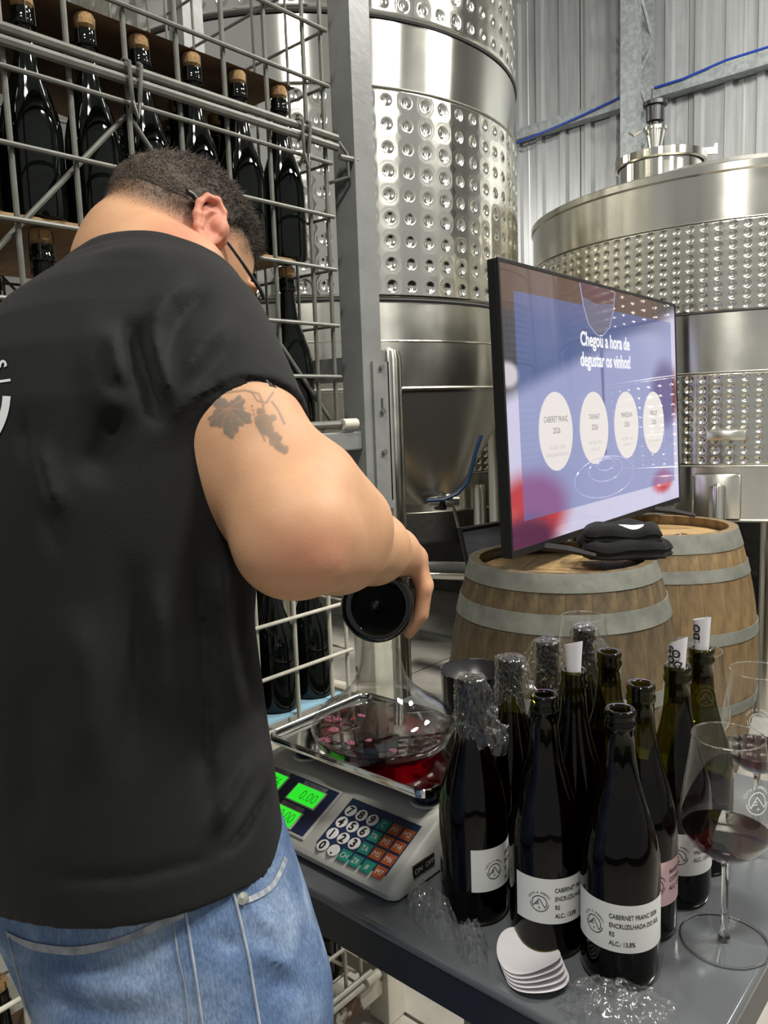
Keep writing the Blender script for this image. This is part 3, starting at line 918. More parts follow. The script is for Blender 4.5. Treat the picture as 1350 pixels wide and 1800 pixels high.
def screen_material():
    m, nt, out = nmat('screen_picture')
    L = nt.links
    b = nt.nodes.new('ShaderNodeBsdfPrincipled')
    b.inputs['Base Color'].default_value = (0.012, 0.012, 0.012, 1)
    b.inputs['Roughness'].default_value = 0.03
    b.inputs['Specular IOR Level'].default_value = 0.8
    L.new(b.outputs[0], out.inputs[0])
    tc = nt.nodes.new('ShaderNodeTexCoord')
    sp = nt.nodes.new('ShaderNodeSeparateXYZ')
    L.new(tc.outputs['Object'], sp.inputs[0])
    def val(x):
        n = nt.nodes.new('ShaderNodeValue')
        n.outputs[0].default_value = x
        return n.outputs[0]
    def op(kind, a, b_=None, clamp=False):
        n = nt.nodes.new('ShaderNodeMath')
        n.operation = kind
        n.use_clamp = clamp
        for i, q in enumerate((a, b_)):
            if q is None:
                continue
            if isinstance(q, (int, float)):
                n.inputs[i].default_value = q
            else:
                L.new(q, n.inputs[i])
        return n.outputs[0]
    u = op('DIVIDE', sp.outputs[0], TVW)
    v = op('DIVIDE', sp.outputs[2], TVH)
    def soft(x, lo, hi):
        n = nt.nodes.new('ShaderNodeMapRange')
        n.interpolation_type = 'SMOOTHSTEP'
        n.inputs[1].default_value, n.inputs[2].default_value = lo, hi
        n.inputs[3].default_value, n.inputs[4].default_value = 0, 1
        L.new(x, n.inputs[0])
        return n.outputs[0]
    def blob(cu, cv, ru, rv, s0=0.55, s1=1.1):
        a = op('DIVIDE', op('SUBTRACT', u, cu), ru)
        c = op('DIVIDE', op('SUBTRACT', v, cv), rv)
        d = op('SQRT', op('ADD', op('MULTIPLY', a, a), op('MULTIPLY', c, c)))
        return op('SUBTRACT', 1.0, soft(d, s0, s1))
    def mix(f, c0, c1):
        n = nt.nodes.new('ShaderNodeMix')
        n.data_type = 'RGBA'
        if isinstance(f, (int, float)):
            n.inputs[0].default_value = f
        else:
            L.new(f, n.inputs[0])
        for i, q in ((6, c0), (7, c1)):
            if isinstance(q, tuple):
                n.inputs[i].default_value = c4(q)
            else:
                L.new(q, n.inputs[i])
        return n.outputs[2]
    # blurred photograph: pale table, grey diagonal, brown top, red blurs
    diag = op('ADD', v, op('MULTIPLY', u, -0.42))
    c = mix(soft(diag, 0.50, 0.58), (0.60, 0.58, 0.76), (0.05, 0.05, 0.065))
    c = mix(op('MULTIPLY', soft(v, 0.80, 0.88), op('SUBTRACT', 1.0, soft(u, 0.75, 1.0))), c, (0.12, 0.068, 0.052))
    c = mix(blob(0.46, 0.97, 0.10, 0.16), c, (0.14, 0.10, 0.12))
    c = mix(blob(0.09, 0.14, 0.20, 0.17), c, (0.50, 0.05, 0.06))
    c = mix(blob(0.06, 0.03, 0.16, 0.12), c, (0.10, 0.02, 0.06))
    c = mix(blob(0.90, 0.55, 0.13, 0.19), c, (0.16, 0.012, 0.035))
    c = mix(blob(0.86, 0.13, 0.10, 0.07), c, (0.55, 0.06, 0.10))
    c = mix(blob(0.02, 0.62, 0.05, 0.05), c, (0.6, 0.55, 0.6))
    # see-through lavender slide panel
    inside = op('MULTIPLY', op('MULTIPLY', soft(u, 0.057, 0.0585), op('SUBTRACT', 1.0, soft(u, 0.958, 0.9595))),
                op('MULTIPLY', soft(v, 0.115, 0.117), op('SUBTRACT', 1.0, soft(v, 0.902, 0.904))))
    c = mix(op('MULTIPLY', inside, 0.60), c, (0.105, 0.16, 0.41))
    L.new(c, b.inputs['Emission Color'])
    b.inputs['Emission Strength'].default_value = 1.0
    return m
M_SCREEN = screen_material()
screen = MB().add([(w, -0.003, 0.02), (TVW - w, -0.003, 0.02), (TVW - w, -0.003, TVH - w), (w, -0.003, TVH - w)], [(0, 1, 2, 3)]).build('screen', M_SCREEN, tv, smooth=False)
M_SLIDETXT = emit('slide_white_text', (0.95, 0.95, 0.95), 1.0)
M_SLIDEOVAL = emit('slide_cream_oval', (0.86, 0.80, 0.77), 0.95)
M_SLIDEGREY = emit('slide_grey_text', (0.18, 0.16, 0.15), 1.0)
M_SLIDEPALE = emit('slide_pale_text', (0.48, 0.44, 0.42), 1.0)
M_SLIDEGLASS = emit('slide_glass_tone', (0.16, 0.17, 0.33), 1.0)
M_SLIDEGLASSLT = emit('slide_glass_light', (0.40, 0.41, 0.62), 1.0)
def on_screen(me, name, u, v, dy=-0.0045):
    o = link(name, me, screen, (u * TVW, dy, v * TVH))
    o.rotation_euler = (pi / 2, 0, 0)
    return o
# the glass in the slide picture (flat print)
def flat(poly, m, name, dy):
    return MB().add([(x * TVW, dy, y * TVH) for x, y in poly], [tuple(range(len(poly)))]).build(name, m, screen, smooth=False)
flat([(0.455, 0.79), (0.462, 0.50), (0.468, 0.30), (0.478, 0.30), (0.476, 0.50), (0.478, 0.79)], M_SLIDEGLASS, 'pictured_stem', -0.0036)
m = MB()
for rr, dz in ((0.175, 0.0), (0.10, 0.03), (0.05, 0.05)):
    pts = [((0.47 + rr * cos(a)) * TVW, -0.0036, (0.21 + dz + rr * 0.48 * sin(a)) * TVH) for a in [2 * pi * i / 40 for i in range(40)]]
    m.tube(pts, 0.0016, 4, closed=True)
m.build('pictured_foot', M_SLIDEGLASSLT, screen)
flat([(0.46 + 0.100, 0.985), (0.46 + 0.085, 0.90), (0.46 + 0.06, 0.83), (0.48, 0.795), (0.44, 0.795), (0.40, 0.83), (0.375, 0.90), (0.36, 0.985)], emit('slide_bowl_tone', (0.15, 0.14, 0.21), 1.0), 'pictured_bowl_fill', -0.0034)
flat([(0.46 + 0.098, 0.985), (0.46 + 0.090, 0.935), (0.46, 0.915), (0.372, 0.935), (0.362, 0.985)], emit('slide_wine_tone', (0.13, 0.055, 0.065), 1.0), 'pictured_wine', -0.0035)
m = MB()
for sgn in (-1, 1):
    pts = [((0.46 + sgn * x) * TVW, -0.0036, y * TVH) for x, y in ((0.10, 0.985), (0.085, 0.90), (0.06, 0.83), (0.02, 0.795), (0.0, 0.79))]
    m.tube(pts, 0.0016, 4)
m.build('pictured_bowl', M_SLIDEGLASSLT, screen)
on_screen(text_mesh('Chegou a hora de', 0.062, M_SLIDETXT, align='CENTER', bold=0.0016, xs=0.92), 'headline', 0.497, 0.745)
on_screen(text_mesh('degustar os vinhos!', 0.062, M_SLIDETXT, align='CENTER', bold=0.0016, xs=0.88), 'headline', 0.497, 0.665)
for u, t1, t2, t3 in ((0.2145, 'CABERET FRANC', 'ALCOOL: 13,8%', 'ENCRUZILHADA DO SUL - RS'), (0.4105, 'TANNAT', 'ALCOOL: 15%', 'COXILHA - RS'), (0.607, 'MARSELAN', 'ALCOOL: 13,4%', 'COTIPORA - RS'), (0.80, 'MERLOT', 'ALCOOL: 13%', 'VALE DOS VINHEDOS - RS')):
    ov = MB().add([(u * TVW + 0.113 * cos(2 * pi * i / 48), -0.0042, 0.417 * TVH + 0.117 * sin(2 * pi * i / 48)) for i in range(48)], [tuple(reversed(range(48)))]).build('slide_oval', M_SLIDEOVAL, screen, smooth=False, fixn=True)
    on_screen(text_mesh(t1, 0.025, M_SLIDEGREY, align='CENTER', xs=0.85), 'oval_lettering', u, 0.452, -0.005)
    on_screen(text_mesh('2026', 0.025, M_SLIDEGREY, align='CENTER'), 'oval_lettering', u, 0.410, -0.005)
    on_screen(text_mesh(t2, 0.015, M_SLIDEPALE, align='CENTER'), 'oval_lettering', u, 0.352, -0.005)
    on_screen(text_mesh(t3, 0.014, M_SLIDEPALE, align='CENTER', xs=0.82), 'oval_lettering', u, 0.325, -0.005)
# feet: flat splayed bars
for xf in (0.20, TVW - 0.30):
    m = MB()
    for s in (-1, 1):
        a = Vector((xf, 0.012, 0.004))
        e = Vector((xf + 0.045 * s * -1, s * 0.140, -0.0245))
        m.tube([a, a * .5 + e * .5 + Vector((0, 0, 0.004)), e], [0.014, 0.0115, 0.008], 6)
    m.build('foot', M_TVBLACK, tv, smooth=False)

# framed panel leaning behind the left barrel
pn = thing('framed_panel', 'black framed grey glossy panel leaning behind the left barrel', 'panel')
q = [at(809, 931, 2.62), at(826, 1010, 2.62), at(915, 1000, 2.75), at(905, 914, 2.75)]
qn = (q[1] - q[0]).cross(q[3] - q[0]).normalized() * 0.012
MB().add([*q, *[p - qn for p in q]], [(0, 1, 2, 3), (7, 6, 5, 4), (0, 4, 5, 1), (1, 5, 6, 2), (2, 6, 7, 3), (3, 7, 4, 0)]).build('pane', mat('grey_gloss', (0.10, 0.105, 0.115), rough=0.12), pn, smooth=False, fixn=True)
MB().tube(q, 0.009, 6, closed=True).build('frame', M_TVBLACK, pn)

# folded shirt and remote control on the barrels
M_CLOTHBLK = mat('black_cotton', (0.0075, 0.0078, 0.008), rough=0.85, sheen=0.03, spec=0.25, bump=0.15, bscale=120)
sh = thing('folded_shirt', 'folded black shirt with white round print lying on the barrel under the television', 'shirt', (-0.995, 2.172, 0.9415), radians(35))
def lump(sx, sy, h, seed, z0=0.0, sh_=(0, 0)):
    def fn(u, v):
        a = 2 * pi * u
        r_ = min(1.0, v * 1.25)
        e = 1.0 / max(abs(cos(a)), abs(sin(a))) ** 0.6
        wob = 1 + 0.06 * sin(3 * a + seed) + 0.04 * sin(7 * a + 2 * seed)
        if v <= 0.8:
            z = h * (1 - (v / 0.8) ** 6) ** 0.5 * 0.45 + h * 0.55
            x, y = sx * e * wob * cos(a) * (v / 0.8), sy * e * wob * sin(a) * (v / 0.8)
        else:
            k = (v - 0.8) / 0.2
            bulge = 1 + 0.03 * sin(k * pi * 3)
            z = h * 0.55 * (1 - k)
            x, y = sx * e * wob * cos(a) * bulge, sy * e * wob * sin(a) * bulge
        f = mnoise.noise(Vector((x * 16, y * 16, seed)))
        z = max(0.0, z + 0.012 * f * (1 if v < 0.9 else 0.2) * min(1, z / 0.01))
        return (x + sh_[0], y + sh_[1], z0 + z)
    return MB().grid(fn, 72, 24, closeu=True)
lump(0.125, 0.095, 0.056, 1.3).build('lower_fold', M_CLOTHBLK, sh)
uf = lump(0.105, 0.080, 0.046, 4.1, 0.046, (-0.005, 0.006))
uf.build('upper_fold', M_CLOTHBLK, sh)
from mathutils.bvhtree import BVHTree
bv_ = BVHTree.FromPolygons([Vector(p) for p in uf.v], uf.f)
def drop(x, y):
    h_ = bv_.ray_cast(Vector((x, y, 0.3)), Vector((0, 0, -1)))[0]
    return (x, y, (h_.z if h_ is not None else 0.09) + 0.0015)
MB().grid(lambda u, v: drop(0.014 + 0.036 * v * cos(2 * pi * u), -0.040 + 0.020 * v * sin(2 * pi * u)), 28, 5, closeu=True).build('round_print', mat('white_print', (0.75, 0.75, 0.74), rough=0.6), sh)
rc = thing('remote_control', 'slim black remote control on the rear barrel by the television foot', 'remote control', (-1.035, 2.66, 0.9065), radians(-15))
MB().box((-0.022, -0.07, 0), (0.022, 0.07, 0.018), 0.006).build('case', M_TVBLACK, rc)
for k in range(4):
    MB().lathe([(0.004, 0.018), (0.004, 0.0195), (0, 0.0195)], 8, (0, -0.04 + 0.025 * k, 0)).build('button', M_HOUSING, rc)

# ================================================================== table
ZT = 0.78
M_TABLETOP = mat('grey_lacquered_top', (0.105, 0.114, 0.122), rough=0.13, spec=0.6, col2=(0.12, 0.13, 0.138), vscale=3)
M_TABLEEDGE = mat('dark_table_edge', (0.012, 0.015, 0.022), rough=0.35)
tb = thing('tasting_table', 'grey glossy tasting table with dark edge carrying the scale and bottles', 'table')
TX0, TX1, TY0, TY1 = -1.045, -0.222, 0.623, 1.275
MB().box((TX0, TY0, ZT - 0.014), (TX1, TY1, ZT), 0.004).build('table_top', M_TABLETOP, tb, angle=60)
ap = MB()
ap.box((TX0 + .002, TY0 + .002, ZT - 0.058), (TX1 - .002, TY0 + 0.02, ZT - 0.0142)).box((TX0 + .002, TY1 - 0.02, ZT - 0.058), (TX1 - .002, TY1 - .002, ZT - 0.0142))
ap.box((TX0 + .002, TY0 + 0.02, ZT - 0.058), (TX0 + 0.02, TY1 - 0.02, ZT - 0.0142)).box((TX1 - 0.02, TY0 + 0.02, ZT - 0.058), (TX1 - .002, TY1 - 0.02, ZT - 0.0142))
ap.build('apron', M_TABLEEDGE, tb, smooth=False)
for x, y in ((-0.895, 1.235), (TX1 - 0.03, 1.235), (-0.99, TY0 + 0.03), (TX1 - 0.03, TY0 + 0.03)):
    MB().box((x - 0.018, y - 0.018, 0.0), (x + 0.018, y + 0.018, ZT - 0.0145), 0.003).build('leg', M_FRAME_GREY, tb, smooth=False)

# ------------------------------------------------------------------ weighing scale
M_SCALE = mat('scale_ivory_plastic', (0.60, 0.59, 0.54), rough=0.38)
M_PANEL = mat('scale_navy_panel', (0.018, 0.03, 0.085), rough=0.3)
M_PLATTER = steel('platter_mirror', (0.66, 0.66, 0.64), 0.07, 0.02)
M_LCD = emit('green_display', (0.03, 0.80, 0.03), 0.95, 0.4)
M_LCDTXT = emit('display_digits', (0.01, 0.30, 0.01), 1.0)
M_KEYW = mat('white_key', (0.78, 0.77, 0.74), rough=0.4)
M_KEYG = mat('green_key', (0.02, 0.24, 0.18), rough=0.4)
M_KEYR = mat('orange_key', (0.42, 0.10, 0.03), rough=0.4)
M_INK = mat('black_ink', (0.012, 0.012, 0.012), rough=0.5)
M_LBLGREY = mat('grey_caption', (0.30, 0.30, 0.30), rough=0.5)
sc = thing('weighing_scale', 'ivory digital weighing scale with green displays and steel platter under the decanter', 'scale')
SX0, SX1, SY0 = -0.955, -0.598, 0.662
def scale_body():
    # side outline (y, z), lofted across x with a slight inset at both ends
    out = [(SY0, ZT + 0.004), (SY0 - 0.002, ZT + 0.012), (SY0 + 0.004, ZT + 0.020), (0.755, ZT + 0.060), (0.762, ZT + 0.068), (0.785, ZT + 0.070), (0.955, ZT + 0.070), (0.968, ZT + 0.062), (0.970, ZT + 0.015), (0.96, ZT + 0.004)]
    m = MB()
    secs = [(SX0, 0.012), (SX0 + 0.004, 0.004), (SX0 + 0.012, 0.0), (SX1 - 0.012, 0.0), (SX1 - 0.004, 0.004), (SX1, 0.012)]
    n = len(out)
    cy, cz = 0.82, ZT + 0.004
    vs = []
    for x, ins in secs:
        for (y, z) in out:
            vs.append((x, y + (ins if y < cy else -ins), max(cz, z - ins * 0.8)))
    fs = [tuple(range(n))]
    for k in range(len(secs) - 1):
        for i in range(n):
            j = (i + 1) % n
            fs.append((k * n + i, (k + 1) * n + i, (k + 1) * n + j, k * n + j))
    fs.append(tuple(reversed(range((len(secs) - 1) * n, len(secs) * n))))
    return m.add(vs, fs)
scale_body().build('body', M_SCALE, sc, angle=45, fixn=True)
pa, pb = Vector((0, SY0 + 0.004, ZT + 0.020)), Vector((0, 0.755, ZT + 0.060))
pd = (pb - pa)
PL = pd.length
pd.normalize()
pn_ = Vector((0, -pd.z, pd.y))
def panel_frame(x, t, lift=0.0):
    """matrix on the sloping front: x to the right, y up the slope, z out of the panel"""
    o = Vector((x, 0, 0)) + pa + pd * t + pn_ * lift
    return Matrix(((1, 0, 0, o.x), (0, pd.y, pn_.y, o.y), (0, pd.z, pn_.z, o.z), (0, 0, 0, 1)))
def pbox(name, x0, x1, t0, t1, h, m, parent, lift=0.0, bev=0.0008):
    return MB().box((x0, t0, 0), (x1, t1, h), bev).xf(panel_frame(0, 0, lift)).build(name, m, parent, smooth=False)
kp = pbox('keypad_panel', -0.748, -0.622, 0.010, PL - 0.006, 0.0016, M_PANEL, sc)
dp = pbox('display_panel', -0.945, -0.768, 0.004, PL - 0.003, 0.003, M_SCALE, sc, bev=0.002)
pbox('display_face', -0.942, -0.772, 0.008, PL - 0.008, 0.0008, M_PANEL, dp, 0.003)
for (x0, x1, t0, t1, txt, cap) in ((-0.926, -0.872, 0.052, 0.080, '4.76', 'PESO/KG'), (-0.846, -0.790, 0.050, 0.078, '0.00', 'PRECO/KG'), (-0.854, -0.800, 0.010, 0.036, '0.00', 'TOTAL')):
    pbox('display_rim', x0 - .003, x1 + .003, t0 - .002, t1 + .002, 0.0014, M_SCALE, dp, 0.0038, 0.0012)
    lc = pbox('display', x0, x1, t0, t1, 0.0006, M_LCD, dp, 0.0052, 0)
    o = link('display_digits', text_mesh(txt, 0.024, M_LCDTXT, align='RIGHT', xs=0.8), dp)
    o.matrix_basis = panel_frame(x1 - 0.004, t0 + 0.005, 0.0061)
    pbox('caption_plate', x0 + .006, x1 - .002, t1 + .002, t1 + .009, 0.0004, M_LBLGREY, dp, 0.0039, 0)
    o = link('caption', text_mesh(cap, 0.007, M_INK, align='CENTER'), dp)
    o.matrix_basis = panel_frame((x0 + x1) / 2, t1 + 0.0032, 0.0044)
KW = 0.0205
kx0, kt0 = -0.7385, PL - 0.026
rows = [['7', '8', '9', 'gC', 'rM1', 'rM2'], ['4', '5', '6', 'gTR', 'rM3', 'rM4'], ['1', '2', '3', 'gTA', 'rM5', 'rM6'], ['0', '.', 'gCH', 'gZR', 'g#', 'rM7']]
for r_, row in enumerate(rows):
    for c_, k in enumerate(row):
        cx, ct = kx0 + c_ * KW + 0.004, kt0 - r_ * 0.0205
        if k[0] in 'gr' and len(k) > 1:
            ko = pbox('key', cx - 0.0088, cx + 0.0088, ct - 0.0085, ct + 0.0085, 0.0012, M_KEYG if k[0] == 'g' else M_KEYR, kp, 0.0016)
            tx = text_mesh(k[1:], 0.011, M_KEYW, align='CENTER', xs=0.85)
        else:
            ko = MB().lathe([(0.0092, 0), (0.0092, 0.0008), (0.0085, 0.0012), (0, 0.0012)], 20).xf(panel_frame(cx, ct, 0.0016)).build('key', M_KEYW, kp, angle=30)
            tx = text_mesh('.' if k == '.' else k, 0.017, M_INK, align='CENTER', bold=0.0006)
        o = link('key_mark', tx, kp)
        o.matrix_basis = panel_frame(cx, ct - (0.0058 if len(k) == 1 else 0.004), 0.0031)
# on/off plate on the right side, platter supports, platter
sw = MB().box((SX1 - 0.001, 0.700, ZT + 0.018), (SX1 + 0.0012, 0.742, ZT + 0.034)).build('switch_plate', M_INK, sc, smooth=False)
o = link('switch_lettering', text_mesh('ON  OFF', 0.010, M_KEYW, align='CENTER'), sc)
o.matrix_basis = Matrix.Translation((SX1 + 0.0016, 0.721, ZT + 0.0225)) @ Matrix.Rotation(pi / 2, 4, 'Z') @ Matrix.Rotation(pi / 2, 4, 'X')
for x in (-0.885, -0.645):
    for y in (0.790, 0.925):
        MB().lathe([(0.024, 0.0), (0.023, 0.003), (0.018, 0.003), (0.017, 0.001)], 24, (x, y, ZT + 0.070)).build('support_ring', M_SCALE, sc)
        MB().lathe([(0.0, 0.0705), (0.014, 0.0705), (0.014, 0.09), (0.011, 0.096), (0.0, 0.097)], 20, (x, y, ZT)).build('support_pin', mat('navy_rubber', (0.01, 0.012, 0.06), rough=0.5) if False else M_PANEL, sc)
ZP = ZT + 0.0975
def rrect(x0, x1, y0, y1, r, n=6):
    pts = []
    for (cx, cy, a0) in ((x1 - r, y1 - r, 0), (x0 + r, y1 - r, pi / 2), (x0 + r, y0 + r, pi), (x1 - r, y0 + r, 3 * pi / 2)):
        for i in range(n + 1):
            a = a0 + pi / 2 * i / n
            pts.append((cx + r * cos(a), cy + r * sin(a)))
    return pts
pr = MB()
levels = [(0.012, 0.0), (0.004, 0.0), (0.0, 0.003), (0.0, 0.013), (0.0015, 0.0145), (0.0035, 0.013), (0.0045, 0.006), (0.010, 0.003), (0.014, 0.0028)]
base = []
for ins, dz in levels:
    base.append([(x, y, ZP + dz) for x, y in rrect(-0.928 + ins, -0.608 - ins, 0.742 + ins, 0.972 - ins, max(0.02 - ins * .5, 0.006))])
nn = len(base[0])
vs = [p for ring in base for p in ring]
fs = [tuple(reversed(range(nn)))]
for k in range(len(base) - 1):
    for i in range(nn):
        j = (i + 1) % nn
        fs.append((k * nn + i, k * nn + j, (k + 1) * nn + j, (k + 1) * nn + i))
fs.append(tuple(range((len(base) - 1) * nn, len(base) * nn)))
pr.add(vs, fs).build('platter', M_PLATTER, sc, angle=50)

# ------------------------------------------------------------------ decanter on the platter
M_CLEAR = thin_glass('clear_glass', (0.965, 0.97, 0.965), 1.5, 0.0, boost=1.3)
M_WINE = thin_glass('red_wine', (0.24, 0.012, 0.034), 1.33, 0.02, boost=0.7)
M_WINEDARK = mat('deep_red_wine', (0.008, 0.001, 0.002), rough=0.3, spec=0.03)
M_FOAM = mat('wine_foam', (0.35, 0.10, 0.16), rough=0.6)
ZD = ZP + 0.003
DX, DY = -0.758, 0.830
dec = thing('wine_decanter', 'wide based clear glass decanter with a little red wine on the scale platter', 'decanter', (DX, DY, ZD))
MB().lathe([(0.0, 0.006), (0.040, 0.004), (0.060, 0.0), (0.085, 0.006), (0.102, 0.022), (0.1075, 0.038), (0.104, 0.052), (0.090, 0.066), (0.068, 0.080), (0.049, 0.096), (0.037, 0.114), (0.0305, 0.135),
            (0.0275, 0.160), (0.0275, 0.190), (0.031, 0.212), (0.0335, 0.218)], 64).build('glass_wall', M_CLEAR, dec, angle=180)
MB().lathe([(0.0, 0.0078), (0.040, 0.0058), (0.060, 0.0018), (0.084, 0.0080), (0.1000, 0.0235), (0.1053, 0.038), (0.1018, 0.0510), (0.088, 0.0642), (0.066, 0.078), (0.047, 0.0945), (0.0348, 0.113), (0.0283, 0.1345), (0.0252, 0.160), (0.0252, 0.190), (0.0288, 0.212), (0.0325, 0.218)], 64).build('inner_wall', M_CLEAR, dec, angle=180)
MB().lathe([(0.0325, 0.2165), (0.0345, 0.2185), (0.0325, 0.2195), (0.0320, 0.2175)], 48).build('rim', M_CLEAR, dec, angle=180)
wn = MB().lathe([(0.0, 0.0075), (0.040, 0.0055), (0.060, 0.0015), (0.084, 0.0078), (0.1005, 0.023), (0.1045, 0.033), (0.100, 0.0335), (0.0, 0.0335)], 64).build('wine', thin_glass('decanted_wine', (0.26, 0.014, 0.042), 1.33, 0.02, boost=0.6), dec, angle=40)
for a, rr, s in ((3.4, 0.088, 0.016), (3.9, 0.075, 0.010), (4.3, 0.093, 0.011), (5.0, 0.05, 0.006), (4.7, 0.07, 0.008), (5.6, 0.085, 0.007), (2.9, 0.06, 0.007), (0.4, 0.05, 0.005)):
    m = MB()
    for k in range(int(40 * s / 0.008)):
        t_, q_ = R1.uniform(0, 2 * pi), s * sqrt(R1.random())
        m.lathe([(0.0014, 0), (0.0012, 0.0008), (0, 0.0013)], 6, (rr * cos(a) + q_ * cos(t_), rr * sin(a) + 0.7 * q_ * sin(t_), 0.0334))
    m.build('foam_patch', M_FOAM, dec)

# ------------------------------------------------------------------ wine bottles
M_BOTTLE = thin_glass('olive_bottle_glass', (0.31, 0.30, 0.055), 1.38, 0.0)
M_LABEL = mat('paper_label', (0.70, 0.70, 0.68), rough=0.6)
M_LABELPINK = mat('pink_label', (0.72, 0.48, 0.50), rough=0.6)
M_PLASTIC = film_glass('cling_film', (0.97, 0.97, 0.97), 1.5, 0.04, boost=1.5)
M_PAPER = mat('white_paper', (0.75, 0.73, 0.76), rough=0.7)
BH = 0.29
BP = [(0.0, 0.030), (0.010, 0.028), (0.020, 0.018), (0.029, 0.004), (0.033, 0.0004), (0.0370, 0.0006), (0.0400, 0.006), (0.0410, 0.014), (0.0410, 0.122), (0.0402, 0.136), (0.0370, 0.154), (0.0310, 0.176), (0.0245, 0.197), (0.0195, 0.217),
      (0.0163, 0.237), (0.0150, 0.255), (0.0146, 0.2695), (0.0160, 0.2705), (0.0163, 0.2755), (0.0152, 0.2775), (0.0152, 0.2820), (0.0158, 0.2835), (0.0157, 0.2880), (0.0145, 0.2900), (0.0110, 0.2898), (0.0098, 0.287), (0.0096, 0.262), (0.0100, 0.245)]
BOTTLE_ME = MB().lathe(BP, 40).mesh('glass', M_BOTTLE, angle=180)
_winecache = {}
def wine_mesh(level):
    if level not in _winecache:
        pts = [(0.0, 0.0315), (0.0105, 0.0295), (0.021, 0.0195), (0.0295, 0.0055), (0.033, 0.002)]
        for r_, z in BP[5:16]:
            if z < level:
                pts.append((r_ - 0.0022, z + (0.0012 if z < 0.01 else 0)))
        # radius at the level
        for (r0, z0), (r1, z1) in zip(BP[5:16], BP[6:17]):
            if z0 <= level <= z1:
                rl = r0 + (r1 - r0) * (level - z0) / (z1 - z0) - 0.0022
                pts.append((rl, level))
                pts.append((0.0, level))
                break
        _winecache[level] = MB().lathe(pts, 32).mesh('wine', M_WINEDARK, angle=40)
    return _winecache[level]

def logo(R=0.0105):
    """ring with a peaked monogram and a small cross, flat in xy"""
    m = MB()
    def stroke(a, b, w_):
        a, b = Vector((*a, 0)), Vector((*b, 0))
        d = (b - a).normalized()
        n_ = Vector((-d.y, d.x, 0)) * w_
        m.add([a - n_, b - n_, b + n_, a + n_], [(0, 1, 2, 3)])
    def arc(R_, a0, a1, w_, n=28):
        vs = []
        for i in range(n + 1):
            a = radians(a0 + (a1 - a0) * i / n)
            vs += [((R_ - w_) * cos(a), (R_ - w_) * sin(a), 0), ((R_ + w_) * cos(a), (R_ + w_) * sin(a), 0)]
        m.add(vs, [(2 * i, 2 * i + 1, 2 * i + 3, 2 * i + 2) for i in range(n)])
    w_ = 0.042 * R
    arc(R, 182, 352, w_)
    arc(0.80 * R, 212, -35, w_)
    P_ = lambda x, y: (x * R, y * R)
    for a, b in (((-0.68, -0.42), (-0.02, 0.46)), ((-0.02, 0.46), (0.58, -0.52)), ((0.58, -0.52), (0.655, -0.44)), ((-0.40, 0.0), (-0.05, 0.08)), ((-0.52, -0.20), (-0.05, -0.14))):
        stroke(P_(*a), P_(*b), w_)
    sx, sy, q = -0.02, -0.56, 0.17
    m.add([(*P_(sx + (q if i % 2 == 0 else q * 0.3) * cos(i * pi / 4), sy + (q if i % 2 == 0 else q * 0.3) * sin(i * pi / 4)), 0) for i in range(8)], [tuple(range(8))])
    return m
def wrap(me, az, r_, z0):
    return map_mesh(me, lambda c: Vector((r_ * cos(az + c.x / r_), r_ * sin(az + c.x / r_), z0 + c.y)))
def round_words(txt, R, size, m):
    """small capitals running round the top of the logo ring"""
    ms = []
    n = len(txt)
    for i, ch in enumerate(txt):
        if ch == ' ':
            continue
        a = radians(155 - 130 * i / (n - 1))
        me = text_mesh(ch, size, m, align='CENTER')
        M_ = Matrix.Translation((R * cos(a), R * sin(a), 0)) @ Matrix.Rotation(a - pi / 2, 4, 'Z')
        ms.append((me, M_))
    mb = MB()
    for me, M_ in ms:
        mb.add([M_ @ v.co for v in me.vertices], [tuple(p.vertices) for p in me.polygons])
        bpy.data.meshes.remove(me)
    return mb

def add_label(bt, az, lines, m=None, half=0.0575, z0=0.046, z1=0.098):
    r_ = 0.04125
    lb = MB().grid(lambda u, v: ((r_) * cos(az + (u * 2 - 1) * half / r_), r_ * sin(az + (u * 2 - 1) * half / r_), z0 + (z1 - z0) * v), 28, 1).build('label', m or M_LABEL, bt, angle=180)
    lg = logo(0.0100)
    me = lg.mesh('logo', M_INK, False)
    link('logo', wrap(me, az - 0.029 / r_, r_ + 0.0003, (z0 + z1) / 2 - 0.002), lb)
    rw = round_words('COSTA & AMBROSI', 0.0110, 0.0032, M_INK)
    link('logo_words', wrap(rw.mesh('logo_words', M_INK, False), az - 0.029 / r_, r_ + 0.0003, (z0 + z1) / 2 - 0.002), lb)
    for i, t_ in enumerate(lines):
        me = text_mesh(t_, 0.0070, M_INK, bold=0.00012)
        wd_ = max(v.co.x for v in me.vertices)
        kx = 0.0575 / 0.0795 if wd_ > 0.05 else 0.76
        map_mesh(me, lambda c: Vector((c.x * min(kx, 0.0575 / wd_), c.y, 0)))
        link('label_lettering', wrap(me, az - 0.0125 / r_, r_ + 0.0003, z1 - 0.0155 - 0.0098 * i), lb)
    return lb

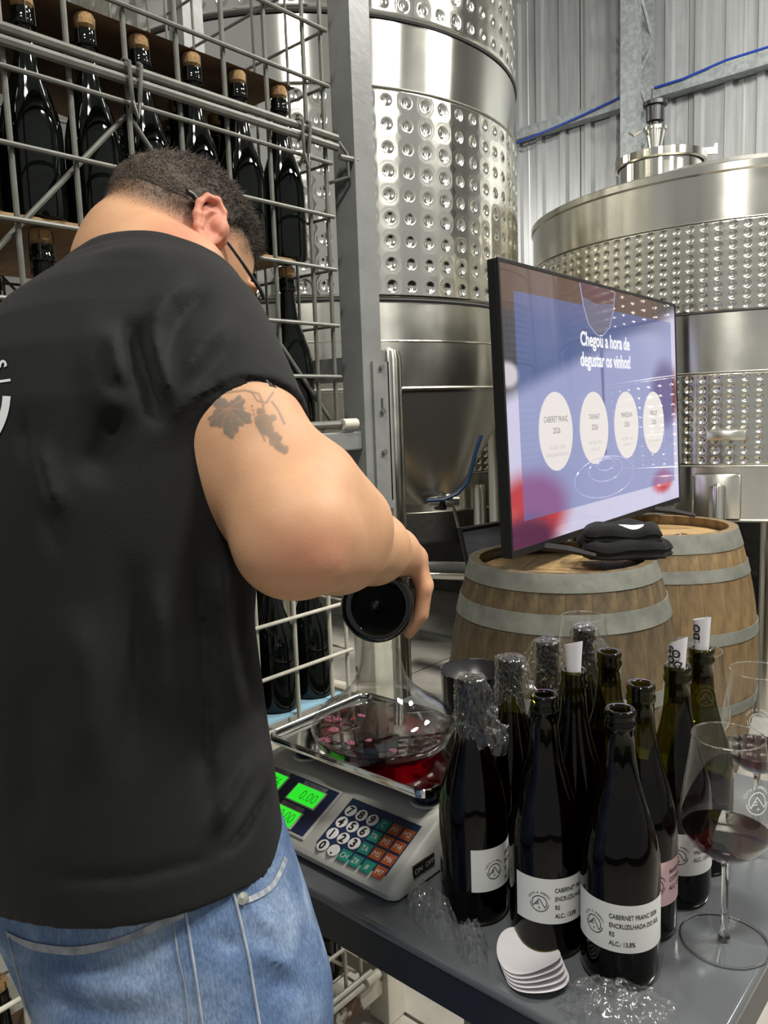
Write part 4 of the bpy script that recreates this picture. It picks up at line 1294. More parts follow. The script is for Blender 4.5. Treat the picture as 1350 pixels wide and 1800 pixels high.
def film(seed, tail_az, z_low=0.225, tail=0.03):
    """crumpled cling film over a bottle mouth with a loose tail"""
    def fn(u, v):
        a = 2 * pi * u
        nz = mnoise.noise(Vector((cos(a) * 2.2, sin(a) * 2.2, v * 5 + seed * 7)))
        n2 = 1.5 * mnoise.noise(Vector((cos(a) * 6, sin(a) * 6, v * 11 + seed * 3))) + 0.8 * mnoise.noise(Vector((cos(a) * 15, sin(a) * 15, v * 26 + seed)))
        if v < 0.18:
            k = v / 0.18
            return ((0.0015 + 0.0150 * k) * cos(a), (0.0015 + 0.0150 * k) * sin(a), BH + 0.0022 + 0.0008 * n2)
        k = (v - 0.18) / 0.82
        lobe = max(0.0, cos(a - tail_az)) ** 5
        edge = z_low + 0.014 * nz + 0.008 * n2 - 0.020 * lobe
        z = BH + 0.0015 - (BH - edge) * k
        r_ = 0.0172 + 0.0012 * k + 0.0026 * abs(n2) + tail * lobe * (k ** 0.8) * (0.8 + 0.6 * nz) + 0.004 * n2 * k * lobe
        return (r_ * cos(a), r_ * sin(a), z)
    return MB().grid(fn, 90, 40, closeu=True)

def bottle(label, x, y, level, rz=0.0, group='wine bottles on the tasting table'):
    b = thing('wine_bottle', label, 'bottle', (x, y, ZT), rz, group)
    link('glass', BOTTLE_ME, b)
    link('wine', wine_mesh(level), b)
    return b
def camaz(x, y):
    return atan2(-y, -x)
CFL = ['CABERNET FRANC 2026', 'ENCRUZILHADA DO SUL', 'RS', 'ALC.: 13,8%']
bA = bottle('cling film capped wine bottle next to the scale, its label turned right', -0.520, 0.723, 0.212)
add_label(bA, camaz(-0.520, 0.723) + 1.30, CFL)
bB = bottle('cling film capped bottle behind the one beside the scale, in front of the black bucket', -0.521, 0.811, 0.212)
bC = bottle('cling film capped bottle left of the film wrapped bottle by the tall empty glass', -0.519, 0.900, 0.205)
bD = bottle('rearmost cling film capped bottle standing in front of the back left wine glass', -0.511, 0.988, 0.205)
bE = bottle('open wine bottle with white label in the middle of the front row', -0.424, 0.727, 0.216)
add_label(bE, camaz(-0.424, 0.727) + 0.52, CFL)
bF = bottle('wine bottle with a small paper roll in its neck amid the cling film capped ones', -0.437, 0.818, 0.236)
bG = bottle('open empty necked olive bottle in the back row with no paper or film', -0.434, 0.906, 0.190)
bH = bottle('nearest open wine bottle with its white label facing the camera', -0.340, 0.735, 0.205)
add_label(bH, camaz(-0.340, 0.735) + 0.04, CFL)
bI = bottle('open wine bottle with a pink label behind the nearest bottle', -0.354, 0.818, 0.190)
add_label(bI, camaz(-0.354, 0.818) + 1.15, ['MARSELAN 2026', 'COTIPORA', 'ALC.: 13,4%'], M_LABELPINK)
bJ = bottle('bottle with lettered paper roll in its neck and white label behind the wine glass', -0.345, 0.902, 0.130)
add_label(bJ, camaz(-0.345, 0.902) + 0.80, ['MERLOT 2026', 'VALE DOS VINHEDOS', 'ALC.: 13,4%'])
bK = bottle('rear olive bottle with a tall white paper roll in its neck, farthest right', -0.347, 0.986, 0.110)
for b_, sd, taz, zl, tl in ((bA, 1, camaz(-.52, .72) + 1.0, 0.222, 0.030), (bB, 2, camaz(-.52, .81) + 1.1, 0.238, 0.026), (bC, 3, camaz(-.52, .9) - 1.3, 0.232, 0.040), (bD, 4, camaz(-.51, .99) + 1.2, 0.228, 0.034)):
    film(sd, taz, zl, tl).build('cling_film', M_PLASTIC, b_, angle=180)
def paper_roll(b_, h, tilt, az, txt=None, cut=0.006, ta=2.6):
    def fn(u, v):
        a = u * 2 * pi * 1.25 + az
        r_ = 0.0080 + 0.0008 * u + 0.0022 * max(0.0, v - 0.55) / 0.45
        top = h + cut * sin(a - az + 0.6)
        return (r_ * cos(a), r_ * sin(a), 0.252 + (top - 0.252) * v)
    p = MB().grid(fn, 40, 6).build('paper_roll', M_PAPER, b_, angle=180)
    p.rotation_euler = tilt
    if txt:
        for i, t_ in enumerate(txt):
            me = text_mesh(t_, 0.013, M_INK, bold=0.0004, align='CENTER')
            link('paper_lettering', wrap(map_mesh(me, lambda c, q=ta: Vector((c.x * cos(q) - c.y * sin(q), c.x * sin(q) + c.y * cos(q), 0))), az - 0.2, 0.0116, 0.312 - 0.012 * i), p)
    return p
def stands(b_): return b_
paper_roll(bF, 0.322, (0, 0, 0), camaz(-.43, .82) - 0.2, None, 0.004)
paper_roll(bJ, 0.320, (0, 0, 0), camaz(-.345, .9), ['OS', 'DO'])
paper_roll(bK, 0.328, (0, 0, 0), camaz(-.347, .986), ['DO'], 0.003, 1.57)

def solid_glass(name):
    m, nt, out = nmat(name)
    b = nt.nodes.new('ShaderNodeBsdfPrincipled')
    b.inputs['Base Color'].default_value = (1, 1, 1, 1)
    b.inputs['Roughness'].default_value = 0.0
    b.inputs['IOR'].default_value = 1.5
    b.inputs['Transmission Weight'].default_value = 1.0
    nt.links.new(b.outputs[0], out.inputs[0])
    return m
# ------------------------------------------------------------------ wine glasses
GP = [(0.0, 0.0), (0.0466, 0.0), (0.0470, 0.0008), (0.0455, 0.0014), (0.020, 0.0030), (0.006, 0.0048), (0.0, 0.0046)]
GB = [(0.0065, 0.0048), (0.0046, 0.012), (0.0038, 0.040), (0.0038, 0.085), (0.0050, 0.095), (0.0085, 0.0985), (0.022, 0.104), (0.038, 0.117), (0.0470, 0.132), (0.0492, 0.142), (0.0480, 0.158), (0.0440, 0.188), (0.0395, 0.218), (0.0372, 0.240)]
M_SOLIDGLASS = solid_glass('solid_glass')
G_FOOT = MB().lathe(GP[3:], 48).mesh('foot', M_CLEAR, angle=60)
G_FOOTRIM = MB().tube([(0.0464 * cos(2 * pi * i / 56), 0.0464 * sin(2 * pi * i / 56), 0.0012) for i in range(56)], 0.0011, 6, closed=True).mesh('foot_rim', M_SOLIDGLASS)
G_STEM = MB().lathe([(0.0, 0.0047)] + GB[:6] + [(0.0, 0.0978)], 20).mesh('stem', M_SOLIDGLASS, angle=180)
G_BOWL = MB().lathe([(0.0, 0.0975)] + GB[5:], 56).mesh('bowl', M_CLEAR, angle=180)
G_RIM = MB().tube([(0.0372 * cos(2 * pi * i / 48), 0.0372 * sin(2 * pi * i / 48), 0.240) for i in range(48)], 0.0007, 6, closed=True).mesh('rim', M_SOLIDGLASS)
M_ETCH = mat('white_etching', (0.80, 0.80, 0.80), rough=0.6)
def glass(label, x, y, level=None, logo_off=None):
    g = thing('wine_glass', label, 'wine glass', (x, y, ZT + 0.0008), 0, 'wine glasses on the tasting table')
    for n_, me in (('foot', G_FOOT), ('foot_rim', G_FOOTRIM), ('stem', G_STEM), ('bowl', G_BOWL), ('rim', G_RIM)):
        link(n_, me, g)
    if level:
        pts = [(0.0, 0.0990), (0.0080, 0.0998)]
        for r_, z in GB[6:]:
            if z < level:
                pts.append((r_ - 0.0008, z + 0.0008))
        rl = np.interp(level, [p[1] for p in GB], [p[0] for p in GB]) - 0.0009
        pts += [(rl, level), (0.0, level)]
        MB().lathe(pts, 48).build('wine', M_WINE, g, angle=40)
    if logo_off is not None:
        az = camaz(x, y) + logo_off
        def cw(c, R=0.0):
            z = 0.185 + c.y
            rr = np.interp(z, [p[1] for p in GB], [p[0] for p in GB]) + 0.0004
            return Vector((rr * cos(az + c.x / 0.043), rr * sin(az + c.x / 0.043), z))
        o = link('etched_logo', map_mesh(logo(0.0125).mesh('etched_logo', M_ETCH, False), cw), g)
        rw = round_words('COSTA & AMBROSI', 0.0138, 0.0045, M_ETCH)
        link('etched_words', map_mesh(rw.mesh('etched_words', M_ETCH, False), cw), g)
    return g
glass('nearest wine glass with red wine at the right table edge, white logo etched', -0.268, 0.846, 0.131, 0.72)
glass('half cropped wine glass with red wine at the right edge of the photo', -0.305, 1.085, 0.131, 0.0)
glass('empty wine glass with etched logo behind the paper roll bottles', -0.405, 1.125, None, 0.35)
glass('wine glass with a sip of red wine behind the film capped bottles', -0.625, 1.205, 0.112, None)

# black bucket
bk = thing('spittoon_bucket', 'glossy black bucket behind the scale beside the film capped bottles', 'bucket', (-0.735, 1.034, ZT))
MB().lathe([(0.0, 0.0), (0.036, 0.0), (0.040, 0.004), (0.050, 0.06), (0.054, 0.12), (0.0555, 0.165), (0.0575, 0.170), (0.0575, 0.173), (0.0545, 0.172)], 48).build('outer_wall', mat('gloss_black', (0.008, 0.008, 0.009), rough=0.12), bk)
MB().lathe([(0.0545, 0.172), (0.0450, 0.148), (0.034, 0.142), (0.030, 0.10), (0.0, 0.098)], 48).build('funnel_inset', mat('satin_black', (0.02, 0.02, 0.022), rough=0.3), bk)

# stack of curled round paper labels
M_TAG = mat('round_tag_paper', (0.83, 0.80, 0.82), rough=0.65)
for k in range(5):
    def fn(u, v, k=k):
        a = 2 * pi * u
        r_ = 0.035 * v
        x, y = r_ * cos(a), r_ * sin(a) * 0.95
        z = 0.0012 + 0.0022 * k + (0.010 + 0.001 * k) * (x / 0.035) ** 2 + 0.004 * (y / 0.035) ** 2 * (1 if y > 0 else 0.3)
        return (x, y, z)
    tg = MB().grid(fn, 40, 8, closeu=True).build('round_tag', M_TAG, None, angle=180, loc=(-0.412 - 0.004 * k + 0.012, 0.664 + 0.0025 * k, ZT + 0.0006))
    tg.rotation_euler = (0, 0, radians(-40 + 6 * k))
    tag(tg, ['lowest', 'second lowest', 'middle', 'second highest', 'topmost'][k] + ' curled white round paper tag in the stack at the front table edge', 'paper tag', 'white paper tags')

# crumpled cling film on the table
def crumple(sx, sy, h, seed, nu=46, nv=46):
    def fn(u, v):
        x, y = (u - 0.5) * 2, (v - 0.5) * 2
        a = atan2(y, x)
        sq = max(abs(x), abs(y))
        rad_ = sqrt(x * x + y * y) + 1e-6
        x, y = x * sq / rad_, y * sq / rad_
        e = 1 + 0.28 * mnoise.noise(Vector((cos(a) * 1.6, sin(a) * 1.6, seed)))
        p = Vector((x * 2.3, y * 2.3, seed * 3.1))
        r1 = 1 - abs(mnoise.noise(p)) * 2
        r2 = 1 - abs(mnoise.noise(p * 2.3)) * 2
        r3 = mnoise.noise(p * 5.0)
        fall = max(0.0, 1 - sq ** 3)
        z = h * fall * max(0.0, 0.35 + 0.45 * r1 + 0.25 * r2 + 0.18 * r3) + 0.0006
        j = Vector((mnoise.noise(p * 3 + Vector((9, 0, 0))), mnoise.noise(p * 3 + Vector((0, 9, 0))), 0)) * 0.10
        return (sx * (x + j.x) * e, sy * (y + j.y) * e, z)
    return MB().grid(fn, nu, nv)
for (lab, x, y, rz, sx, sy, h, sd) in (('crumpled clear cling film between the scale and the first bottle', -0.548, 0.672, radians(-20), 0.048, 0.022, 0.040, 1.0),
                                       ('small twist of clear cling film beside the round paper tags', -0.480, 0.658, radians(-35), 0.026, 0.018, 0.034, 2.0),
                                       ('large crumpled clear cling film at the near table corner', -0.312, 0.672, radians(25), 0.062, 0.036, 0.030, 3.0)):
    o = thing('cling_film', lab, 'cling film', (x, y, ZT + 0.0005), rz, 'crumpled cling film on the table')
    crumple(sx, sy, h, sd).build('film_sheet', M_PLASTIC, o, angle=180)
    crumple(sx * 0.85, sy * 0.85, h * 0.75, sd + 5).build('film_fold', M_PLASTIC, o, angle=180)

# ================================================================== the person
# Shapes are blended distance fields turned into one continuous surface each (surface nets).
def cf(px, py, d):
    """camera-aligned point (right, up, depth) for a body landmark"""
    return np.array([(px - 675.0) / FPX * d, (900.0 - py) / FPX * d, d])
WR = np.array([list(CR), list(CU), list(CF)])
def to_world(P):
    return np.asarray(P) @ WR + np.array(list(CO))
def wdir(v):
    return WR @ np.array(v)          # world direction -> camera frame
UPW = wdir((0, 0, 1))

class Field:
    def __init__(s, lo, hi, h):
        s.h = h
        s.lo = np.array(lo, float)
        s.n = np.ceil((np.array(hi) - s.lo) / h).astype(int) + 1
        s.v = np.full(tuple(s.n), 0.5, np.float32)
    def block(s, lo, hi):
        a = np.clip(np.floor((np.array(lo) - s.lo) / s.h).astype(int), 0, s.n - 1)
        b = np.clip(np.ceil((np.array(hi) - s.lo) / s.h).astype(int) + 1, 1, s.n)
        sl = tuple(slice(i, j) for i, j in zip(a, b))
        ax = [(s.lo[k] + s.h * np.arange(a[k], b[k])).astype(np.float32) for k in range(3)]
        return sl, ax[0][:, None, None], ax[1][None, :, None], ax[2][None, None, :]
    def add(s, fn, lo, hi, k=0.01):
        m = k + 0.02
        sl, X, Y, Z = s.block(np.array(lo) - m, np.array(hi) + m)
        d = fn(X, Y, Z)
        v = s.v[sl]
        h_ = np.clip(0.5 + 0.5 * (v - d) / k, 0, 1)
        s.v[sl] = v * (1 - h_) + d * h_ - k * h_ * (1 - h_)
    def sub(s, fn, lo, hi, k=0.004):
        m = k + 0.02
        sl, X, Y, Z = s.block(np.array(lo) - m, np.array(hi) + m)
        d = -fn(X, Y, Z)
        v = s.v[sl]
        h_ = np.clip(0.5 - 0.5 * (v - d) / k, 0, 1)
        s.v[sl] = v * (1 - h_) + d * h_ + k * h_ * (1 - h_)
    def cone(s, a, b, ra, rb, k=0.01, sub=False):
        a, b = np.array(a, float), np.array(b, float)
        ab = b - a
        L2 = max(ab @ ab, 1e-9)
        def fn(X, Y, Z):
            t = np.clip(((X - a[0]) * ab[0] + (Y - a[1]) * ab[1] + (Z - a[2]) * ab[2]) / L2, 0, 1)
            return np.sqrt((X - a[0] - t * ab[0]) ** 2 + (Y - a[1] - t * ab[1]) ** 2 + (Z - a[2] - t * ab[2]) ** 2) - (ra + (rb - ra) * t)
        r = max(ra, rb)
        (s.sub if sub else s.add)(fn, np.minimum(a, b) - r, np.maximum(a, b) + r, k)
    def chain(s, pts, rs, k=0.008):
        for i in range(len(pts) - 1):
            s.cone(pts[i], pts[i + 1], rs[i], rs[i + 1], k)
    def ell(s, c, axes, rad, k=0.01, sub=False):
        c = np.array(c, float)
        A = np.array(axes, float)
        A = A / np.linalg.norm(A, axis=1)[:, None]
        R = max(rad)
        def fn(X, Y, Z):
            q = [((X - c[0]) * A[i, 0] + (Y - c[1]) * A[i, 1] + (Z - c[2]) * A[i, 2]) / rad[i] for i in range(3)]
            k0 = np.sqrt(q[0] ** 2 + q[1] ** 2 + q[2] ** 2)
            k1 = np.sqrt((q[0] / rad[0]) ** 2 + (q[1] / rad[1]) ** 2 + (q[2] / rad[2]) ** 2) + 1e-6
            return k0 * (k0 - 1) / k1
        (s.sub if sub else s.add)(fn, c - R, c + R, k)
    def plane_cut(s, p, n, lo, hi):
        """remove everything on the +n side of the plane inside the given block"""
        p, n = np.array(p), np.array(n) / np.linalg.norm(n)
        sl, X, Y, Z = s.block(lo, hi)
        s.v[sl] = np.maximum(s.v[sl], (X - p[0]) * n[0] + (Y - p[1]) * n[1] + (Z - p[2]) * n[2])
    def nets(s):
        v = s.v
        sg = v < 0
        n = v.shape
        c = np.zeros((n[0] - 1, n[1] - 1, n[2] - 1), np.int8)
        for i in (0, 1):
            for j in (0, 1):
                for k in (0, 1):
                    c += sg[i:n[0] - 1 + i, j:n[1] - 1 + j, k:n[2] - 1 + k]
        act = np.argwhere((c > 0) & (c < 8))
        idm = np.full(c.shape, -1, np.int32)
        idm[act[:, 0], act[:, 1], act[:, 2]] = np.arange(len(act))
        acc = np.zeros((len(act), 3))
        cnt = np.zeros(len(act))
        corner = {}
        for i in (0, 1):
            for j in (0, 1):
                for k in (0, 1):
                    corner[(i, j, k)] = v[act[:, 0] + i, act[:, 1] + j, act[:, 2] + k]
        for a in corner:
            for ax in range(3):
                if a[ax] == 0:
                    b = list(a)
                    b[ax] = 1
                    b = tuple(b)
                    va, vb = corner[a], corner[b]
                    x = (va < 0) != (vb < 0)
                    t = np.where(x, va / np.where(x, va - vb, 1), 0)
                    p = np.array(a, float)[None, :].repeat(len(act), 0)
                    p[:, ax] = t
                    acc += p * x[:, None]
                    cnt += x
        V = s.lo + s.h * (act + acc / cnt[:, None])
        F = []
        for ax in range(3):
            o1, o2 = [(1, 2), (2, 0), (0, 1)][ax]
            sa = [slice(None)] * 3
            sb = [slice(None)] * 3
            sa[ax] = slice(0, n[ax] - 1)
            sb[ax] = slice(1, n[ax])
            A_, B_ = sg[tuple(sa)], sg[tuple(sb)]
            e = np.argwhere(A_ != B_)
            e = e[(e[:, o1] > 0) & (e[:, o2] > 0) & (e[:, o1] < n[o1] - 1) & (e[:, o2] < n[o2] - 1)]
            ids = []
            for d1, d2 in ((-1, -1), (0, -1), (0, 0), (-1, 0)):
                q = e.copy()
                q[:, o1] += d1
                q[:, o2] += d2
                ids.append(idm[q[:, 0], q[:, 1], q[:, 2]])
            q4 = np.stack(ids, 1)
            fl = A_[e[:, 0], e[:, 1], e[:, 2]]
            q4[~fl] = q4[~fl][:, ::-1]
            F.append(q4)
        F = np.concatenate(F)
        F = F[(F >= 0).all(1)]
        return V, F

def smooth_verts(V, F, it=2, lam=0.5):
    n = len(V)
    e = np.concatenate([F[:, [0, 1]], F[:, [1, 2]], F[:, [2, 3]], F[:, [3, 0]]])
    deg = np.bincount(e[:, 0], minlength=n) + np.bincount(e[:, 1], minlength=n)
    for _ in range(it):
        S = np.zeros_like(V)
        for k in range(3):
            S[:, k] = np.bincount(e[:, 0], V[e[:, 1], k], n) + np.bincount(e[:, 1], V[e[:, 0], k], n)
        V = V + lam * (S / deg[:, None] - V)
    return V

def pix(X, Y, Z):
    return 675.0 + FPX * X / Z, 900.0 - FPX * Y / Z
def seg_dist(PX, PY, p, q):
    ax, ay, bx, by = p[0], p[1], q[0], q[1]
    L2 = (bx - ax) ** 2 + (by - ay) ** 2
    t = np.clip(((PX - ax) * (bx - ax) + (PY - ay) * (by - ay)) / L2, 0, 1)
    return np.sqrt((PX - ax - t * (bx - ax)) ** 2 + (PY - ay - t * (by - ay)) ** 2), t
def sections(F_, tab, lat, lo_y, hi_y, power=2.3, k=0.02, folds=()):
    """stack of rounded sections: rows (y, cx, cz, a, b); 'a' along the shoulder line, 'b' front to back"""
    T = np.array(tab)
    T = T[np.argsort(T[:, 0])]
    Lx, Lz = lat
    def fn(X, Y, Z):
        y = np.clip(Y, T[0, 0], T[-1, 0])
        cx, cz, a, b = [np.interp(y, T[:, 0], T[:, i]).astype(np.float32) for i in (1, 2, 3, 4)]
        l = ((X - cx) * Lx + (Z - cz) * Lz) / a
        m = (-(X - cx) * Lz + (Z - cz) * Lx) / b
        nrm = (np.abs(l) ** power + np.abs(m) ** power) ** (1 / power)
        d = (nrm - 1) * np.minimum(a, b) * 0.92
        d = np.maximum(d, np.maximum(T[0, 0] - Y, Y - T[-1, 0]))
        return d
    x0, x1 = (T[:, 1] - T[:, 3]).min(), (T[:, 1] + T[:, 3]).max()
    z0, z1 = (T[:, 2] - T[:, 3]).min(), (T[:, 2] + T[:, 3]).max()
    F_.add(fn, (x0, lo_y, z0), (x1, hi_y, z1), k)
def folds(F_, lo, hi, lines):
    """raise (amp>0) or sink (amp<0) soft fold lines given as image-plane polylines"""
    sl, X, Y, Z = F_.block(lo, hi)
    PX, PY = pix(X, Y, Z)
    off = np.zeros(np.broadcast_shapes(PX.shape, PY.shape), np.float32)
    for pts, w, amp in lines:
        best, par = None, None
        ns_ = len(pts) - 1
        for i_, (p, q) in enumerate(zip(pts[:-1], pts[1:])):
            d, t = seg_dist(PX, PY, p, q)
            t = (t + i_) / ns_
            if best is None:
                best, par = d, t
            else:
                par = np.where(d < best, t, par)
                best = np.minimum(best, d)
        ends = np.clip(par / 0.35, 0, 1) * np.clip((1 - par) / 0.35, 0, 1)
        off += 1.45 * amp * np.exp(-(best / (w * 1.15)) ** 2) * (ends * ends * (3 - 2 * ends)).astype(np.float32)
    F_.v[sl] -= off

# ---------------------------------------------------------------- body frame and landmarks
LAT = np.array([0.746, -0.666])
FWD = np.array([0.666, 0.746])
HF = np.array([0.55, -0.68, 0.48]); HF /= np.linalg.norm(HF)
HE = np.array([0.72, 0.12, -0.68]); HE -= HF * (HE @ HF); HE /= np.linalg.norm(HE)
HU = np.cross(HF, HE); HU /= np.linalg.norm(HU)
HC = cf(316, 434, 0.95)
def hd(f, e, u):
    return HC + HF * f + HE * e + HU * u
SH = cf(318, 606, 0.760)
EL = cf(522, 940, 0.632)
WRI = cf(692, 970, 0.885)
SHL = np.array([-0.462, 0.135, 1.00])
ARM = (EL - SH) / np.linalg.norm(EL - SH)

# ---------------------------------------------------------------- skin: one continuous surface
BODY = Field((-0.60, -0.34, 0.54), (0.10, 0.46, 1.24), 0.0034)
sections(BODY, [(-0.33, -0.24, 0.735, .160, .115), (-0.19, -0.268, 0.74, .155, .108), (-0.10, -0.28, 0.745, .16, .11), (0.0, -0.285, 0.762, .17, .112), (0.10, -0.277, 0.785, .175, .112), (0.15, -0.27, 0.805, .16, .10), (0.20, -0.262, 0.82, .11, .07)], LAT, -0.33, 0.22)
BODY.chain([SHL, SH], [0.046, 0.046], 0.03)
# neck and shoulders slope
C7 = cf(232, 492, 0.865)
BODY.ell(cf(262, 474, 0.885), ((0.9, -0.1, -0.3), (0.1, 1, 0), (0.3, 0, 0.9)), (0.095, 0.052, 0.060), 0.02)
BODY.cone(C7, hd(-0.036, 0, -0.055), 0.055, 0.056, 0.025)
BODY.cone(cf(270, 480, 0.90), hd(0.0, 0, -0.06), 0.055, 0.052, 0.025)
# head: cranium, face, jaw, nose, ears
BODY.ell(hd(-0.004, 0, 0.008), (HF, HE, HU), (0.098, 0.0765, 0.088), 0.012)
BODY.ell(hd(0.030, 0, -0.040), (HF, HE, HU), (0.066, 0.0625, 0.072), 0.02)
BODY.ell(hd(0.058, 0, -0.088), (HF, HE, HU), (0.034, 0.034, 0.026), 0.02)
BODY.cone(hd(-0.012, 0.052, -0.066), hd(0.060, 0.022, -0.094), 0.016, 0.014, 0.02)
BODY.cone(hd(-0.012, -0.052, -0.066), hd(0.060, -0.022, -0.094), 0.016, 0.014, 0.02)
BODY.cone(hd(0.092, 0, -0.004), hd(0.112, 0, -0.040), 0.008, 0.012, 0.012)
BODY.ell(hd(0.090, 0, -0.068), (HF, HE, HU), (0.010, 0.022, 0.006), 0.006)
BODY.ell(hd(0.090, 0, -0.077), (HF, HE, HU), (0.010, 0.020, 0.006), 0.006)
EARS = []
for s_ in (-1, 1):
    BODY.ell(hd(0.090, 0.032 * s_, -0.006), (HF, HE, HU), (0.012, 0.016, 0.010), 0.006, sub=True)
    BODY.ell(hd(0.086, 0.032 * s_, 0.012), (HF, HE, HU), (0.010, 0.024, 0.006), 0.008)
    # ear: tilted dish with a rim, hollow and lobe
    ec = hd(-0.004, 0.080 * s_, -0.014)
    en = HE * s_ * 0.92 - HF * 0.38
    en /= np.linalg.norm(en)
    eu = HU * 0.90 - HF * 0.45
    eu = eu - en * (eu @ en); eu /= np.linalg.norm(eu)
    ef = np.cross(en, eu)
    EARS.append((ec, en, eu, ef, s_))
EARC = hd(-0.004, 0.080, -0.014)
# right arm: upper arm, elbow, forearm
UM = SH * 0.45 + EL * 0.55
BODY.chain([SH, UM, EL], [0.050, 0.0555, 0.046], 0.02)
BODY.ell(SH * 0.42 + EL * 0.58 + np.array([0.008, 0.004, -0.004]), (ARM, np.cross(ARM, (0, 0, 1)), (0, 0, 1)), (0.080, 0.044, 0.048), 0.02)
BODY.ell(SH * 0.40 + EL * 0.60 + np.array([-0.016, -0.010, -0.006]), (ARM, np.cross(ARM, (0, 0, 1)), (0, 0, 1)), (0.085, 0.044, 0.046), 0.02)
BODY.ell(EL + np.array([-0.006, -0.012, -0.012]), ((1, 0, 0), (0, 1, 0), (0, 0, 1)), (0.034, 0.030, 0.026), 0.015)
FD = (WRI - EL) / np.linalg.norm(WRI - EL)
BODY.chain([EL, EL + (WRI - EL) * 0.33, EL + (WRI - EL) * 0.72, WRI], [0.046, 0.0430, 0.0335, 0.0275], 0.025)
BODY.ell(EL + (WRI - EL) * 0.22 + np.array([0.004, 0.004, 0.0]), (FD, np.cross(FD, (0, 1, 0)), (0, 1, 0)), (0.080, 0.036, 0.040), 0.02)
BODY.ell(cf(552, 985, 0.606), ((1, 0, 0), (0, 1, 0), (0, 0, 1)), (0.020, 0.018, 0.016), 0.012)
BODY.cone(cf(560, 852, 0.672), cf(622, 908, 0.71), 0.036, 0.026, 0.03)
# right hand closed over the bottle
FDEP = (0.903, 0.923, 0.943, 0.961)
MCP = [cf(727 + 2 * i, 986 - 1.5 * i, d) for i, d in enumerate(FDEP)]
PIPJ = [cf(744 + 1 * i, 1034 - 2 * i, d + 0.002) for i, d in enumerate(FDEP)]
DIPJ = [cf(738 + 1 * i, 1080, d + 0.004) for i, d in enumerate(FDEP)]
TIP = [cf(719, 1106 + 2 * i, d + 0.006) for i, d in enumerate(FDEP)]
for i in range(4):
    BODY.cone(WRI + np.array([0.004, 0.0, 0.010 * i - 0.008]), MCP[i], 0.0215, 0.0135, 0.010)
    r_ = (0.0090, 0.0098, 0.0102, 0.0098)[i]
    BODY.chain([MCP[i], PIPJ[i]], [r_ + 0.0022, r_], 0.0045)
    BODY.chain([PIPJ[i], DIPJ[i], TIP[i]], [r_ + 0.0003, r_ - 0.0008, r_ - 0.0018], 0.0025)
    BODY.ell(PIPJ[i], ((1, 0, 0), (0, 1, 0), (0, 0, 1)), (r_ + .0012,) * 3, 0.003)
TH = [cf(684, 982, 0.905), cf(652, 1000, 0.925), cf(628, 1008, 0.945), cf(606, 1030, 0.962)]
BODY.cone(WRI, cf(690, 990, 0.925), 0.024, 0.020, 0.01)
BODY.chain(TH, [0.019, 0.0135, 0.0105, 0.0085], 0.006)
# left arm, bent forward beside the trunk, with a relaxed hand
ELL = np.array([-0.405, -0.055, 1.055]); WRL = np.array([-0.300, -0.150, 1.165])
BODY.chain([SHL, SHL * .5 + ELL * .5, ELL], [0.060, 0.054, 0.044], 0.02)
BODY.chain([ELL, ELL * .65 + WRL * .35, WRL], [0.044, 0.044, 0.028], 0.015)
LH = (WRL - ELL) / np.linalg.norm(WRL - ELL)
LS = np.cross(LH, (0, 1, 0)); LS /= np.linalg.norm(LS)
for i in range(4):
    a_ = WRL + LH * 0.075 + LS * (0.020 * (i - 1.5)) + np.array([0, -0.006, 0])
    BODY.cone(WRL + LS * 0.010 * (i - 1.5), a_, 0.018, 0.012, 0.01) if a_[2] < 1.22 else None
# ---------------------------------------------------------------- surface, attributes, material
VB, FB = BODY.nets()
VB = smooth_verts(VB, FB, 2, 0.4)
del BODY

def skin_material():
    m, nt, out = nmat('skin')
    b = nt.nodes.new('ShaderNodeBsdfPrincipled')
    nt.links.new(b.outputs[0], out.inputs[0])
    b.inputs['Roughness'].default_value = 0.52
    b.inputs['Specular IOR Level'].default_value = 0.28
    b.inputs['Subsurface Weight'].default_value = 0.25
    b.inputs['Subsurface Radius'].default_value = (0.012, 0.004, 0.0025)
    b.inputs['Subsurface Scale'].default_value = 0.6
    vec = coords(nt)
    base = ramp(nt, noise(nt, vec, 14, 5), [(0.30, (0.50, 0.275, 0.155)), (0.55, (0.59, 0.335, 0.19)), (0.75, (0.545, 0.285, 0.175))])
    def att(nm):
        a = nt.nodes.new('ShaderNodeAttribute')
        a.attribute_name = nm
        return a.outputs['Fac']
    def mixc(f, c0, c1):
        n = nt.nodes.new('ShaderNodeMix')
        n.data_type = 'RGBA'
        nt.links.new(f, n.inputs[0])
        nt.links.new(c0, n.inputs[6])
        n.inputs[7].default_value = c4(c1)
        return n.outputs[2]
    c = mixc(att('flush'), base, (0.56, 0.21, 0.145))
    c = mixc(att('stubble'), c, (0.12, 0.076, 0.052))
    nt.links.new(c, b.inputs['Base Color'])
    nb = noise(nt, coords(nt), 420, 3)
    bm_ = nt.nodes.new('ShaderNodeBump')
    bm_.inputs['Strength'].default_value = 0.12
    bm_.inputs['Distance'].default_value = 0.002
    nt.links.new(nb, bm_.inputs['Height'])
    nt.links.new(bm_.outputs[0], b.inputs['Normal'])
    return m
M_SKIN = skin_material()
PFLOOR = Vector((-0.74, 0.40, 0.0))
def cam_mesh(name, V, F, m, parent, angle=180, origin=PFLOOR):
    W = to_world(V) - np.array(list(origin))
    me = np_mesh(name, W, F[:, ::-1], m, True, angle)
    o = link(name, me, parent)
    return o, me
def set_attr(me, name, val):
    a = me.attributes.new(name, 'FLOAT', 'POINT')
    a.data.foreach_set('value', np.asarray(val, np.float32))
